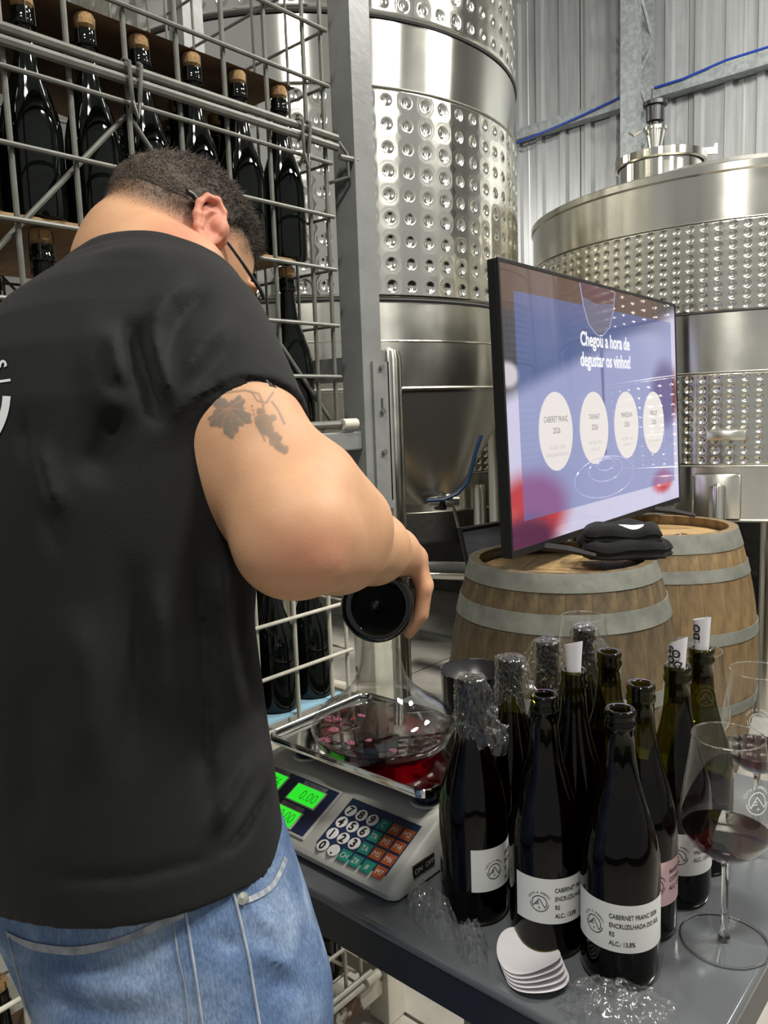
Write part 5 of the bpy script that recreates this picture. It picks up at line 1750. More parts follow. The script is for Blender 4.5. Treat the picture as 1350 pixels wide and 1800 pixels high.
sm = lambda x, a, b: np.clip((x - a) / (b - a), 0, 1) ** 2 * (3 - 2 * np.clip((x - a) / (b - a), 0, 1))
person = thing('person', 'person in black t-shirt, jeans and glasses bending over the scale, pouring a bottle', 'person', PFLOOR)
body, bme = cam_mesh('body', VB, FB, M_SKIN, person)
rel = VB - HC
hf, he, hu = rel @ HF, rel @ HE, rel @ HU
nearhead = np.linalg.norm(rel, axis=1) < 0.16
hairline = -0.026 - 0.016 * sm(-hf, 0.0, 0.08) + 0.045 * sm(hf, -0.005, 0.03) + 0.03 * sm(hf, .04, .09)
stub = sm(hu - hairline, -0.022, 0.022) * nearhead * 0.9
jaw = sm(hf, 0.0, 0.03) * sm(-hu, 0.03, 0.05) * nearhead * 0.45
onear = np.linalg.norm((VB - EARC), axis=1) < 0.042
stub = np.where(onear & (np.abs(he) > 0.077), 0, np.maximum(stub, jaw))
set_attr(bme, 'stubble', stub)
PXB_, PYB_ = pix(VB[:, 0], VB[:, 1], VB[:, 2])
fl = 0.55 * np.exp(-(((PXB_ - 540) / 80) ** 2 + ((PYB_ - 975) / 50) ** 2)) * (VB[:, 2] < 0.75)
fl = np.maximum(fl, 0.65 * np.exp(-(((PXB_ - 330) / 60) ** 2 + ((PYB_ - 400) / 45) ** 2)) * (VB[:, 2] < 1.0) * (VB[:, 1] > .25))
fl = np.maximum(fl, 0.75 * (onear & (np.abs(he) > 0.074)))
fl = np.maximum(fl, 0.35 * np.exp(-(((PXB_ - 740) / 20) ** 2 + ((PYB_ - 1040) / 70) ** 2)))
set_attr(bme, 'flush', fl)

# ears: shell with helix, fold, hollow and lobe
for ec, en, eu, ef, s_ in EARS:
    if ef @ HF < 0:
        ef = -ef
    E_ = Field(ec - 0.055, ec + 0.055, 0.0014)
    P3 = lambda f, u, n: ec + ef * f + eu * u + en * n
    E_.ell(P3(0.0, 0.0, 0.004), (ef, en, eu), (0.0185, 0.0055, 0.031), 0.003)
    rim = [P3(0.010, -0.010, 0.003), P3(0.014, 0.006, 0.003), P3(0.012, 0.022, 0.006), P3(0.002, 0.032, 0.010), P3(-0.010, 0.029, 0.012), P3(-0.0175, 0.016, 0.0125), P3(-0.0185, 0.0, 0.011), P3(-0.015, -0.014, 0.008), P3(-0.009, -0.026, 0.006)]
    E_.chain(rim, [0.003, 0.0034, 0.0036, 0.0040, 0.0042, 0.0042, 0.0038, 0.0036, 0.004], 0.003)
    E_.ell(P3(0.003, -0.004, 0.012), (ef, en, eu), (0.0095, 0.0085, 0.0135), 0.003, sub=True)
    E_.ell(P3(-0.003, 0.017, 0.013), (ef, en, eu), (0.0085, 0.0075, 0.009), 0.003, sub=True)
    E_.chain([P3(-0.010, -0.014, 0.009), P3(-0.011, 0.002, 0.011), P3(-0.004, 0.012, 0.010), P3(0.004, 0.016, 0.008)], [0.0026, 0.003, 0.0028, 0.002], 0.003)
    E_.ell(P3(0.012, -0.008, 0.007), (ef, en, eu), (0.004, 0.005, 0.006), 0.003)
    E_.ell(P3(-0.003, -0.031, 0.005), (ef, en, eu), (0.0095, 0.0055, 0.0105), 0.005)
    E_.cone(P3(0.010, 0.0, -0.010), P3(0.010, 0.0, 0.002), 0.015, 0.012, 0.004)
    VE, FE = E_.nets()
    VE = smooth_verts(VE, FE, 2, 0.4)
    eo, eme = cam_mesh('ear', VE, FE, M_SKIN, body)
    set_attr(eme, 'flush', np.full(len(VE), 0.8))
    set_attr(eme, 'stubble', np.zeros(len(VE)))

# hair: cap following the skull plus short strands
HAIR = Field(HC - 0.15, HC + 0.15, 0.003)
HAIR.ell(hd(-0.004, 0, 0.008), (HF, HE, HU), (0.1035, 0.0815, 0.0965), 0.01)
sl, X, Y, Z = HAIR.block(HC - 0.15, HC + 0.15)
rf = (X - HC[0]) * HF[0] + (Y - HC[1]) * HF[1] + (Z - HC[2]) * HF[2]
re = (X - HC[0]) * HE[0] + (Y - HC[1]) * HE[1] + (Z - HC[2]) * HE[2]
ru = (X - HC[0]) * HU[0] + (Y - HC[1]) * HU[1] + (Z - HC[2]) * HU[2]
cut = -0.024 - 0.014 * sm(-rf, 0.0, 0.08) + 0.045 * sm(rf, -0.005, 0.03) + 0.03 * sm(rf, .04, .09)
lump_ = (0.0016 * np.sin(rf * 160 + ru * 90) * np.sin(re * 170) + 0.0012 * np.sin(rf * 310 - re * 240)) * sm(ru - cut, 0.012, 0.05)
lift = 0.0105 * (1 - sm(ru - cut, 0.0, 0.045))
HAIR.v[sl] = np.maximum(HAIR.v[sl] + lump_ + lift, (cut - ru) * 0.8)
VH, FH = HAIR.nets()
VH = smooth_verts(VH, FH, 1, 0.4)
del HAIR
M_HAIR = mat('brown_hair', (0.030, 0.020, 0.013), rough=0.6, col2=(0.085, 0.058, 0.038), vscale=60, bump=0.6, bscale=350)
cam_mesh('hair', VH, FH, M_HAIR, person)
rng = np.random.default_rng(3)
outw = VH - HC
nrm = outw / (np.array([0.10, 0.078, 0.09]).mean() ** 2)
nn_ = (outw @ np.array([HF, HE, HU]).T) / np.array([0.1035, 0.0815, 0.0965]) ** 2
nn_ = nn_ @ np.array([HF, HE, HU])
nn_ /= np.linalg.norm(nn_, axis=1)[:, None]
shell = (np.linalg.norm((outw @ np.array([HF, HE, HU]).T - np.array([-0.004, 0, 0.008])) / np.array([0.1035, 0.0815, 0.0965]), axis=1) > 0.90)
cand = np.where(shell)[0]
wgt = 0.08 + sm(outw[cand] @ HU, -0.03, 0.05)
pick = rng.choice(cand, 15000, p=wgt / wgt.sum())
up_ = (outw[pick] @ HU)
ln = 0.0025 + 0.009 * sm(up_, 0.0, 0.07) + rng.uniform(0, 0.002, len(pick))
root = VH[pick] + rng.normal(0, 0.0012, (len(pick), 3)) - nn_[pick] * 0.001
dirn = nn_[pick] * 0.45 + HF * 0.60 - HU * 0.25 + rng.normal(0, 0.30, (len(pick), 3))
dirn /= np.linalg.norm(dirn, axis=1)[:, None]
side = np.cross(dirn, rng.normal(0, 1, (len(pick), 3)))
side /= np.linalg.norm(side, axis=1)[:, None]
side2 = np.cross(dirn, side)
wd = 0.00045
V4 = np.stack([root + side * wd, root - side * wd * .5 + side2 * wd, root - side * wd * .5 - side2 * wd, root + dirn * ln[:, None]], 1).reshape(-1, 3)
b4 = np.arange(len(pick))[:, None] * 4
F3 = np.concatenate([b4 + np.array([[0, 1, 3]]), b4 + np.array([[1, 2, 3]]), b4 + np.array([[2, 0, 3]])])
# sparse stubble strands where the hair fades into the neck
zone = np.where((stub > 0.12) & (hu < 0.03) & (np.abs(he) < 0.082) & (hf < 0.05))[0]
if len(zone):
    pk = rng.choice(zone, 12000, p=stub[zone] / stub[zone].sum())
    nn2 = (rel[pk] @ np.array([HF, HE, HU]).T) / np.array([0.098, 0.0765, 0.088]) ** 2
    nn2 = nn2 @ np.array([HF, HE, HU])
    nn2 /= np.linalg.norm(nn2, axis=1)[:, None]
    rt = VB[pk] + rng.normal(0, 0.0016, (len(pk), 3))
    rt -= nn2 * ((rt - VB[pk]) * nn2).sum(1)[:, None]
    dr = nn2 * 0.45 - HU * 0.6 + HF * 0.1 + rng.normal(0, 0.25, (len(pk), 3))
    dr /= np.linalg.norm(dr, axis=1)[:, None]
    s1 = np.cross(dr, rng.normal(0, 1, (len(pk), 3)))
    s1 /= np.linalg.norm(s1, axis=1)[:, None]
    s2 = np.cross(dr, s1)
    w2, l2 = 0.00015, (0.0010 + 0.0030 * stub[pk])[:, None]
    V4 = np.concatenate([V4, np.stack([rt + s1 * w2, rt - s1 * w2 * .5 + s2 * w2, rt - s1 * w2 * .5 - s2 * w2, rt + dr * l2], 1).reshape(-1, 3)])
    b5 = len(pick) * 4 + np.arange(len(pk))[:, None] * 4
    F3 = np.concatenate([F3, b5 + np.array([[0, 1, 3]]), b5 + np.array([[1, 2, 3]]), b5 + np.array([[2, 0, 3]])])
hs = link('hair_strands', np_mesh('hair_strands', to_world(V4) - np.array(list(PFLOOR)), F3, M_HAIR, True), person)
hs['kind'] = 'stuff'
def cw(p):
    return Vector(to_world(np.asarray(p)[None])[0]) - PFLOOR
# eyes
for s_ in (-1, 1):
    c_ = cw(hd(0.078, 0.032 * s_, -0.006))
    MB().lathe([(0.0, -0.012), (0.007, -0.0097), (0.0112, -0.0042), (0.0112, 0.0042), (0.007, 0.0097), (0, 0.012)], 16).xf(Matrix.Translation(c_)).build('eye', mat('eye_white', (0.7, 0.68, 0.65), rough=0.2), person)
# spectacles
gl_ = MB().tube([cw(hd(*p)) for p in ((-0.046, 0.079, -0.008), (-0.040, 0.0785, -0.004), (-0.020, 0.0765, -0.001), (0.006, 0.0775, -0.004), (0.05, 0.078, -0.006), (0.088, 0.074, -0.006), (0.098, 0.070, -0.006))], [0.0032, 0.0028, 0.002, 0.0018, 0.002, 0.0024, 0.0026], 8).build('spectacles_temple', M_BLACK, person)
MB().tube([cw(hd(*p)) for p in ((-0.036, -0.083, -0.012), (-0.020, -0.0865, 0.008), (0.05, -0.086, 0.006), (0.098, -0.070, 0.0))], 0.002, 8).build('spectacles_temple', M_BLACK, person)
fm = MB()
for s_ in (-1, 1):
    fm.tube([cw(hd(0.102 - 0.006 * abs(cos(2 * pi * i / 28)), s_ * (0.036 + 0.030 * cos(2 * pi * i / 28)), -0.010 + 0.022 * sin(2 * pi * i / 28))) for i in range(28)], 0.0018, 6, closed=True)
fm.tube([cw(hd(0.103, -0.008, -0.004)), cw(hd(0.108, 0, -0.002)), cw(hd(0.103, 0.008, -0.004))], 0.0018, 6)
fm.build('spectacles_frame', M_BLACK, person)
for s_ in (-1, 1):
    vs = [cw(hd(0.102 - 0.006 * abs(cos(2 * pi * i / 28)), s_ * (0.036 + 0.029 * cos(2 * pi * i / 28)), -0.010 + 0.021 * sin(2 * pi * i / 28))) for i in range(28)]
    MB().add(vs, [tuple(range(28))]).build('spectacles_lens', M_CLEAR, person, smooth=False)

# ---------------------------------------------------------------- t-shirt
SHIRT = Field((-0.62, -0.40, 0.54), (0.02, 0.34, 1.14), 0.004)
sections(SHIRT, [(-0.385, -0.262, 0.735, .186, .138), (-0.33, -0.262, 0.735, .188, .140), (-0.27, -0.266, 0.735, .186, .138), (-0.19, -0.274, 0.738, .182, .134), (-0.10, -0.286, 0.745, .182, .132), (0.0, -0.288, 0.760, .192, .134), (0.09, -0.282, 0.780, .200, .136),
                 (0.14, -0.280, 0.795, .192, .130), (0.18, -0.278, 0.808, .172, .118), (0.215, -0.276, 0.82, .140, .100), (0.243, -0.274, 0.832, .104, .078), (0.264, -0.272, 0.842, .066, .050), (0.273, -0.272, 0.845, .030, .022)], LAT, -0.385, 0.28)
SHIRT.chain([SHL, SH + np.array([-0.02, 0.008, 0.01])], [0.066, 0.070], 0.05)
SHIRT.ell(cf(250, 512, 0.85), ((0.85, -0.10, -0.5), (0.10, 1, 0), (0.5, 0, 0.85)), (0.125, 0.056, 0.070), 0.03)
HEMC = cf(405, 787, 0.686)
def sleeve(X, Y, Z):
    def con(a, b, ra, rb):
        ab = b - a
        t = np.clip(((X - a[0]) * ab[0] + (Y - a[1]) * ab[1] + (Z - a[2]) * ab[2]) / (ab @ ab), 0, 1)
        return np.sqrt((X - a[0] - t * ab[0]) ** 2 + (Y - a[1] - t * ab[1]) ** 2 + (Z - a[2] - t * ab[2]) ** 2) - (ra + (rb - ra) * t)
    o = con(SH, HEMC + ARM * 0.03, 0.0815, 0.0745)
    i = con(HEMC + ARM * 0.048, HEMC + ARM * 0.12, 0.0700, 0.0700)
    cut_ = (X - HEMC[0]) * ARM[0] + (Y - HEMC[1]) * ARM[1] + (Z - HEMC[2]) * ARM[2]
    return np.maximum(np.maximum(o, cut_), -i)
SHIRT.add(sleeve, np.minimum(SH, HEMC) - 0.09, np.maximum(SH, HEMC) + 0.09, 0.028)
SHIRT.chain([SHL, SHL * .42 + ELL * .58], [0.072, 0.068], 0.03)
# open hem: hollow below, slanting as in the photograph
hn = np.array([0.0, -1.0, 0.0])
SHIRT.plane_cut(np.array([-0.25, -0.304, 0.735]), hn, (-0.62, -0.40, 0.54), (0.02, -0.26, 1.0))
folds(SHIRT, (-0.62, -0.40, 0.54), (0.02, 0.34, 1.14), [
    ([(238, 545), (246, 610), (268, 690), (290, 770)], 16, -0.009),
    ([(262, 560), (280, 640), (300, 720)], 15, 0.006),
    ([(345, 475), (290, 520), (256, 600)], 13, 0.006),
    ([(375, 500), (320, 560), (285, 650)], 13, -0.006),
    ([(415, 540), (355, 600), (305, 690)], 14, 0.005),
    ([(430, 590), (380, 640), (330, 700)], 13, -0.003),
    ([(196, 560), (205, 620), (222, 690)], 18, 0.009),
    ([(215, 545), (226, 620), (240, 690)], 11, -0.006),
    ([(170, 520), (165, 640), (190, 720), (160, 860)], 24, 0.004),
    ([(205, 700), (185, 780), (150, 860)], 26, -0.008),
    ([(55, 760), (75, 840), (105, 920)], 20, 0.007),
    ([(40, 700), (50, 780), (80, 900), (110, 990)], 12, -0.005),
    ([(340, 920), (352, 1100), (360, 1300), (372, 1520)], 12, -0.005),
    ([(385, 960), (400, 1100), (425, 1300)], 14, 0.006),
    ([(410, 1000), (415, 1120), (440, 1260)], 10, -0.005),
    ([(270, 1000), (300, 1150), (310, 1300)], 30, 0.005),
    ([(120, 1050), (160, 1200), (150, 1400)], 36, 0.005),
    ([(230, 950), (240, 1150), (220, 1400)], 26, -0.006),
    ([(40, 1150), (60, 1350), (50, 1500)], 30, -0.004),
    ([(470, 1300), (420, 1400), (360, 1480)], 16, 0.006),
    ([(480, 1360), (430, 1450), (380, 1510)], 11, -0.005),
    ([(0, 1520), (130, 1545), (240, 1542), (360, 1512), (470, 1445)], 9, -0.0022),
    ([(318, 745), (350, 705), (410, 668), (470, 668), (515, 705)], 5, -0.003),
    ([(150, 440), (220, 432), (320, 445)], 16, 0.003)])
VS, FS = SHIRT.nets()
VS = smooth_verts(VS, FS, 2, 0.45)
del SHIRT
M_SHIRT = mat('black_jersey', (0.0055, 0.0057, 0.006), rough=0.8, sheen=0.04, spec=0.25, bump=0.12, bscale=500)
shirt, sme = cam_mesh('t_shirt', VS, FS, M_SHIRT, person)

# ---------------------------------------------------------------- jeans and shoes
def down(p, k):
    return np.array(p) - UPW * k
JEANS = Field((-0.42, -1.34, 0.55), (0.02, -0.27, 1.02), 0.0052)
JEANS_TOP = [(-0.47, -0.190, 0.752, .150, .118), (-0.43, -0.200, 0.746, .160, .126), (-0.36, -0.222, 0.740, .166, .130), (-0.30, -0.236, 0.737, .162, .124), (-0.28, -0.24, 0.737, .160, .122)]
sections(JEANS, JEANS_TOP, LAT, -0.47, -0.28, 2.2)
HR, HL = np.array([-0.148, -0.445, 0.700]), np.array([-0.228, -0.445, 0.800])
JEANS.ell(np.array([-0.215, -0.41, 0.668]) , ((LAT[0], 0, LAT[1]), (0, 1, 0), (FWD[0], 0, FWD[1])), (0.080, 0.085, 0.060), 0.03)
hipz = to_world(HR[None])[0][2]
for hp_, off in ((HR, np.array([0.012, 0, 0.0])), (HL, np.array([0.02, 0, 0.03]))):
    L_ = to_world(hp_[None])[0][2]
    kn, an = down(hp_, L_ * 0.48) + off, down(hp_, L_ - 0.075) + off * 0.5
    JEANS.chain([hp_, hp_ * .5 + kn * .5, kn, kn * .5 + an * .5, an], [0.088, 0.080, 0.066, 0.062, 0.056], 0.03)
folds(JEANS, (-0.42, -0.60, 0.55), (0.02, -0.27, 1.02), [
    ([(425, 1590), (470, 1620), (500, 1650)], 9, 0.003), ([(440, 1660), (490, 1690), (525, 1700)], 9, 0.003), ([(360, 1640), (400, 1660), (430, 1650)], 8, -0.003),
    ([(455, 1740), (500, 1730), (540, 1745)], 9, -0.003), ([(60, 1690), (160, 1740), (300, 1745)], 16, 0.003), ([(40, 1740), (150, 1780), (330, 1790)], 12, -0.003)])
VJ, FJ = JEANS.nets()
VJ = smooth_verts(VJ, FJ, 2, 0.45)
del JEANS
def denim():
    m, nt, out = nmat('blue_denim')
    b = nt.nodes.new('ShaderNodeBsdfPrincipled')
    nt.links.new(b.outputs[0], out.inputs[0])
    b.inputs['Roughness'].default_value = 0.85
    b.inputs['Specular IOR Level'].default_value = 0.2
    big = ramp(nt, noise(nt, coords(nt), 9, 5, 0.6, 0.4), [(0.30, (0.055, 0.10, 0.205)), (0.50, (0.12, 0.185, 0.32)), (0.70, (0.30, 0.39, 0.54))])
    fine = noise(nt, coords(nt, (1, 1, 0.35)), 480, 2)
    mx_ = nt.nodes.new('ShaderNodeMix')
    mx_.data_type = 'RGBA'
    mx_.blend_type = 'MULTIPLY'
    mx_.inputs[0].default_value = 0.6
    nt.links.new(big, mx_.inputs[6])
    nt.links.new(ramp(nt, fine, [(0.35, (0.62, 0.64, 0.68)), (0.65, (1.25, 1.22, 1.18))]), mx_.inputs[7])
    nt.links.new(mx_.outputs[2], b.inputs['Base Color'])
    bm_ = nt.nodes.new('ShaderNodeBump')
    bm_.inputs['Strength'].default_value = 0.35
    bm_.inputs['Distance'].default_value = 0.002
    nt.links.new(fine, bm_.inputs['Height'])
    nt.links.new(bm_.outputs[0], b.inputs['Normal'])
    return m
M_DENIM = denim()
jeans, jme = cam_mesh('jeans', VJ, FJ, M_DENIM, person)
M_SHOE = mat('shoe_black', (0.02, 0.02, 0.02), rough=0.5)
for hp_, off in ((HR, np.array([0.012, 0, 0.0])), (HL, np.array([0.02, 0, 0.03]))):
    L_ = to_world(hp_[None])[0][2]
    a_ = to_world((down(hp_, L_) + off * .5)[None])[0]
    so = MB().prism([(x, y) for x, y in ((-0.04, -0.07), (-0.046, 0.0), (-0.05, 0.10), (-0.03, 0.19), (0.0, 0.205), (0.032, 0.185), (0.044, 0.09), (0.042, 0.0), (0.036, -0.07), (0, -0.085))], 'z', 0.0, 0.025).xf(Matrix.Translation(Vector((a_[0], a_[1], 0.002)) - PFLOOR)).build('shoe_sole', M_SHOE, person, smooth=False, fixn=True)
    up_s = MB().grid(lambda u, v: ((0.044 - 0.006 * v) * cos(2 * pi * u) * (1 - 0.35 * v), 0.06 + (0.14 - 0.075 * v) * sin(2 * pi * u) - 0.055 * v, 0.024 + 0.085 * v), 28, 5, closeu=True)
    up_s.xf(Matrix.Translation(Vector((a_[0], a_[1], 0.0)) - PFLOOR)).build('shoe_upper', M_SHOE, person)

# ---------------------------------------------------------------- details laid on the clothes by casting rays onto them
from mathutils.bvhtree import BVHTree
def bvh_of(me):
    return BVHTree.FromPolygons([v.co + PFLOOR for v in me.vertices], [tuple(p.vertices) for p in me.polygons])
BV_S, BV_J, BV_B = bvh_of(sme), bvh_of(jme), bvh_of(bme)
def cast(bv, px, py, lift=0.001):
    d = (CR * ((px - 675.0) / FPX) + CU * ((900.0 - py) / FPX) + CF).normalized()
    loc, nor, idx, dist = bv.ray_cast(CO, d)
    if loc is None:
        return None
    if nor.dot(d) > 0:
        nor = -nor
    return loc + nor * lift - PFLOOR
def polyline(pts, step=6):
    out_ = []
    for (x0, y0), (x1, y1) in zip(pts[:-1], pts[1:]):
        n_ = max(1, int(math.hypot(x1 - x0, y1 - y0) / step))
        out_ += [(x0 + (x1 - x0) * i / n_, y0 + (y1 - y0) * i / n_) for i in range(n_)]
    return out_ + [pts[-1]]
def curve(pts, n=8):
    """smooth curve through points (Catmull-Rom)"""
    P_ = [pts[0]] + list(pts) + [pts[-1]]
    o = []
    for i in range(1, len(P_) - 2):
        for k in range(n):
            t = k / n
            o.append(tuple(0.5 * (2 * P_[i][j] + (-P_[i - 1][j] + P_[i + 1][j]) * t + (2 * P_[i - 1][j] - 5 * P_[i][j] + 4 * P_[i + 1][j] - P_[i + 2][j]) * t * t + (-P_[i - 1][j] + 3 * P_[i][j] - 3 * P_[i + 1][j] + P_[i + 2][j]) * t ** 3) for j in (0, 1)))
    return o + [pts[-1]]
M_SEAMTHREAD = mat('pale_denim_seam', (0.42, 0.45, 0.50), rough=0.9, col2=(0.25, 0.30, 0.38), vscale=60)
M_SEAMDARK = mat('worn_denim_hem', (0.20, 0.22, 0.26), rough=0.9, col2=(0.34, 0.36, 0.40), vscale=80)
def seam(bv, pts, r, m, parent, name, lift=0.0005):
    q = [cast(bv, x, y, lift) for x, y in polyline(curve(pts), 5)]
    q = [p for p in q if p is not None]
    if len(q) > 2:
        return MB().tube(q, r, 6).build(name, m, parent)
def ribbon(bv, a, b, m, parent, name, lift=0.0012, n=40):
    """band of cloth between two image-plane curves, lying on the surface"""
    A_, B_ = curve(a, 10), curve(b, 10)
    vs = []
    rows_ = 4
    for i in range(n + 1):
        t = i / n
        pa_ = A_[min(int(t * (len(A_) - 1)), len(A_) - 1)]
        pb_ = B_[min(int(t * (len(B_) - 1)), len(B_) - 1)]
        row = []
        for k in range(rows_ + 1):
            s_ = k / rows_
            p = cast(bv, pa_[0] + (pb_[0] - pa_[0]) * s_, pa_[1] + (pb_[1] - pa_[1]) * s_, lift)
            row.append(p)
        if all(p is not None for p in row):
            vs.append(row)
    w_ = rows_ + 1
    F_ = [(i * w_ + k, i * w_ + k + 1, (i + 1) * w_ + k + 1, (i + 1) * w_ + k) for i in range(len(vs) - 1) for k in range(rows_)]
    return MB().add([p for r in vs for p in r], F_).build(name, m, parent, angle=180)
ribbon(BV_J, [(12, 1636), (60, 1655), (140, 1662), (230, 1640), (322, 1592)], [(16, 1645), (62, 1669), (140, 1677), (232, 1654), (324, 1612)], M_SEAMDARK, jeans, 'back_pocket_hem')
seam(BV_J, [(325, 1592), (332, 1640), (343, 1710), (356, 1800)], 0.0012, M_SEAMTHREAD, jeans, 'pocket_edge')
seam(BV_J, [(304, 1612), (313, 1680), (326, 1740), (332, 1800)], 0.0007, M_SEAMDARK, jeans, 'pocket_stitching')
seam(BV_J, [(14, 1640), (30, 1700), (44, 1760), (60, 1800)], 0.0011, M_SEAMDARK, jeans, 'pocket_edge')
seam(BV_J, [(405, 1555), (418, 1600), (436, 1680), (446, 1740), (456, 1800)], 0.0013, M_SEAMTHREAD, jeans, 'side_seam')
ribbon(BV_J, [(412, 1582), (440, 1574), (475, 1552), (498, 1505)], [(414, 1592), (444, 1584), (480, 1560), (504, 1512)], M_SEAMDARK, jeans, 'front_pocket_hem')
p_ = cast(BV_J, 424, 1579, 0.0015)
if p_ is not None:
    nd = (CO - (p_ + PFLOOR)).normalized()
    MB().lathe([(0.0052, 0), (0.0045, 0.0018), (0.002, 0.0022), (0, 0.003)], 14).xf(Matrix.Translation(p_) @ nd.to_track_quat('Z', 'Y').to_matrix().to_4x4()).build('rivet', M_HOOP, jeans)
M_PRINT = mat('shirt_white_print', (0.72, 0.72, 0.73), rough=0.6)
# ring and letters of the round print on the back of the shirt
ctr, RAD = (-128.0, 690.0), 142.0
ribbon(BV_S, [(ctr[0] + (RAD - 7) * cos(a), ctr[1] + (RAD - 7) * sin(a)) for a in [radians(k) for k in range(3, 100, 6)]],
       [(ctr[0] + (RAD + 7) * cos(a), ctr[1] + (RAD + 7) * sin(a)) for a in [radians(k) for k in range(3, 100, 6)]], M_PRINT, shirt, 'ring_print', 0.0012, 60)
for ch, ang in (('I', -8), ('S', -20), ('O', -33), ('R', -46), ('B', -59)):
    me = text_mesh(ch, 33, M_PRINT, align='CENTER', bold=0.6)
    a = radians(ang)
    cx_, cy_ = ctr[0] + (RAD - 3) * cos(a), ctr[1] + (RAD - 3) * sin(a)
    ok = True
    res = []
    for v in me.vertices:
        # letters stand on the ring, their feet towards its middle
        tx, ty = v.co.x, v.co.y - 12
        px = cx_ + tx * (-sin(a)) + ty * cos(a)
        py = cy_ + tx * cos(a) + ty * sin(a)
        p = cast(BV_S, px, py, 0.0012)
        if p is None:
            ok = False
            break
        res.append(p)
    if ok:
        for v, p in zip(me.vertices, res):
            v.co = p
        link('letter_print', me, shirt)
# small folded tab on the sleeve hem
tbm = ribbon(BV_S, [(462, 664), (480, 676), (500, 690), (518, 712)], [(478, 690), (492, 700), (508, 714), (524, 735)], mat('tab_black', (0.02, 0.02, 0.021), rough=0.45), shirt, 'hem_tab', 0.003)
q_ = ribbon(BV_S, [(482, 680), (490, 685), (498, 691)], [(480, 684), (488, 689), (496, 695)], M_PRINT, shirt, 'tab_mark', 0.0042, 10)

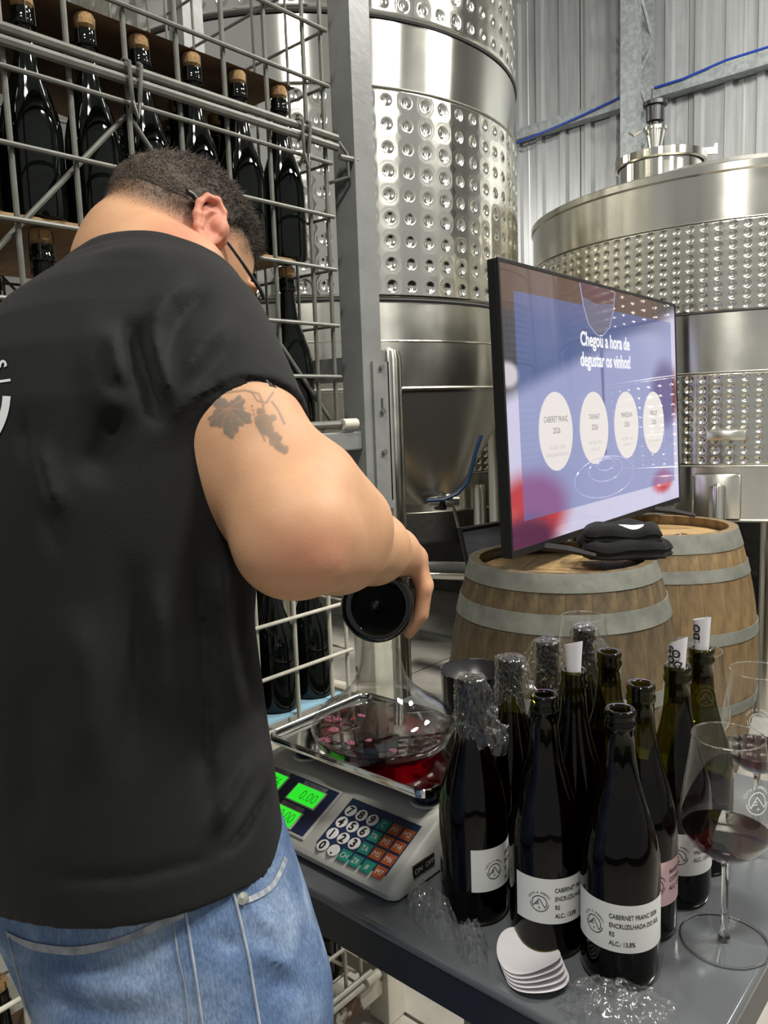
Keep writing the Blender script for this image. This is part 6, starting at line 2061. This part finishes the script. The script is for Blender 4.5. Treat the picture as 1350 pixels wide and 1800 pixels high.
# tattoo of a vine leaf and grapes: flat ink on the upper arm
def tattoo():
    xs, ys = np.arange(355, 516, 1.6), np.arange(676, 812, 1.6)
    PXg, PYg = np.meshgrid(xs, ys)
    ink = np.zeros_like(PXg)
    nz = np.sin(PXg * 0.33 + PYg * 0.21) * np.sin(PXg * 0.17 - PYg * 0.37) * 0.5 + 0.5
    # leaf
    cx_, cy_ = 404.0, 728.0
    dx, dy = PXg - cx_, PYg - cy_
    th = np.arctan2(dy, dx)
    lob = 41 * (0.84 + 0.16 * np.cos(5 * (th - 0.25)) + 0.05 * np.cos(17 * th)) * (1 - 0.22 * np.exp(-((th + 1.5) / 0.5) ** 2))
    r_ = np.sqrt(dx ** 2 + (dy * 0.95) ** 2)
    leaf = np.clip((lob - r_) / 3, 0, 1)
    veins = np.zeros_like(PXg)
    for a in (0.1, 0.75, 1.3, 1.85, 2.5, 3.1, -0.5):
        d_, t_ = seg_dist(PXg, PYg, (cx_ - 4, cy_ - 12), (cx_ - 4 + 50 * cos(a), cy_ - 12 + 50 * sin(a)))
        veins = np.maximum(veins, np.exp(-(d_ / 1.8) ** 2))
    ink = np.maximum(ink, leaf * (0.62 + 0.25 * nz - 0.42 * veins))
    # grapes
    rg = np.random.default_rng(5)
    for k in range(40):
        t = k / 39
        bx, by = 464 + 32 * t ** 1.1 + rg.normal(0, 9 * (1 - 0.55 * t)), 728 + 66 * t + rg.normal(0, 4)
        rr = 5.5
        q2 = np.sqrt((PXg - bx) ** 2 + (PYg - by) ** 2)
        ink = np.maximum(ink, np.clip((rr - q2) / 1.5, 0, 1) * (0.38 + 0.22 * rg.random()) + 0.35 * np.exp(-((q2 - rr) / 1.1) ** 2))
    for pts in ([(398, 690), (430, 686), (455, 692), (462, 708), (466, 735)], [(442, 688), (452, 704), (468, 708), (480, 690)], [(450, 738), (456, 752), (466, 775)], [(478, 706), (490, 722), (500, 745)]):
        for p, q in zip(pts[:-1], pts[1:]):
            d_, t_ = seg_dist(PXg, PYg, p, q)
            ink = np.maximum(ink, 0.6 * np.exp(-(d_ / 1.5) ** 2))
    d_, t_ = seg_dist(PXg, PYg, (452, 742), (462, 760))
    ink = np.maximum(ink, 0.7 * np.clip((5 - d_) / 2, 0, 1))
    for k in range(3):
        ink = np.maximum(ink, 0.7 * np.exp(-(((PXg - 443 - 1.6 * k) ** 2 + (PYg - 714 - 7 * k) ** 2) / 3.0)))
    ny, nx = PXg.shape
    pts, ids, vals = [], -np.ones((ny, nx), int), []
    for j in range(ny):
        for i in range(nx):
            hit = cast(BV_B, PXg[j, i], PYg[j, i], 0.0004)
            if hit is not None:
                ids[j, i] = len(pts)
                pts.append(hit)
                vals.append(ink[j, i])
    fs = []
    for j in range(ny - 1):
        for i in range(nx - 1):
            q = (ids[j, i], ids[j + 1, i], ids[j + 1, i + 1], ids[j, i + 1])
            if min(q) >= 0 and max(vals[k] for k in q) > 0.03 and max((pts[q[0]] - pts[k]).length for k in q[1:]) < 0.006:
                fs.append(q)
    used = sorted({k for q in fs for k in q})
    mp = {k: i for i, k in enumerate(used)}
    me = bpy.data.meshes.new('tattoo')
    me.from_pydata([pts[k] for k in used], [], [tuple(mp[k] for k in q) for q in fs])
    m, nt, out = nmat('tattoo_ink')
    b = nt.nodes.new('ShaderNodeBsdfPrincipled')
    b.inputs['Base Color'].default_value = (0.20, 0.165, 0.125, 1)
    b.inputs['Roughness'].default_value = 0.5
    tr = nt.nodes.new('ShaderNodeBsdfTransparent')
    a = nt.nodes.new('ShaderNodeAttribute')
    a.attribute_name = 'ink'
    mx_ = nt.nodes.new('ShaderNodeMixShader')
    nt.links.new(a.outputs['Fac'], mx_.inputs[0])
    nt.links.new(tr.outputs[0], mx_.inputs[1])
    nt.links.new(b.outputs[0], mx_.inputs[2])
    nt.links.new(mx_.outputs[0], out.inputs[0])
    finish_mesh(me, m, True, 180)
    set_attr(me, 'ink', [vals[k] for k in used])
    o = link('tattoo', me, body)
    o['label'] = 'grey vine leaf and grape tattoo'
tattoo()

# ---------------------------------------------------------------- the bottle being poured
B0 = at(663, 1066, 0.868)
mouth = Vector((DX, DY, ZD + 0.218)) + Vector((0.004, -0.004, 0.016))
dirb = (mouth - B0).normalized()
pb_ = thing('wine_bottle', 'dark wine bottle held tilted by the person, base towards the camera, over the decanter', 'bottle')
pb_.matrix_world = Matrix.Translation(B0) @ dirb.to_track_quat('Z', 'Y').to_matrix().to_4x4()
pb_['group'] = 'wine bottles on the tasting table'
M_BASEGLASS = mat('black_bottle_base', (0.003, 0.004, 0.003), rough=0.05, spec=0.6)
MB().lathe([(0.0, 0.030), (0.008, 0.0285), (0.012, 0.022), (0.018, 0.017), (0.026, 0.010), (0.0285, 0.004), (0.031, 0.0015), (0.0345, 0.0008), (0.0385, 0.0025), (0.0405, 0.008), (0.0412, 0.016), (0.0412, 0.122), (0.0402, 0.136), (0.0370, 0.154), (0.0310, 0.176), (0.0245, 0.197),
            (0.0195, 0.217), (0.0163, 0.237), (0.0150, 0.255), (0.0146, 0.2695), (0.0160, 0.2705), (0.0163, 0.2755), (0.0152, 0.2775), (0.0155, 0.288), (0.0145, 0.290), (0.010, 0.2895), (0.0095, 0.26)], 64).build('glass', M_BASEGLASS, pb_, angle=60)
kn_ = MB()
for i in range(72):
    a = 2 * pi * i / 72
    kn_.lathe([(0.0012, 0.0), (0.0008, -0.0010), (0, -0.0014)], 6, (0.0352 * cos(a), 0.0352 * sin(a), 0.0011))
kn_.build('knurled_ring', M_BASEGLASS, pb_)
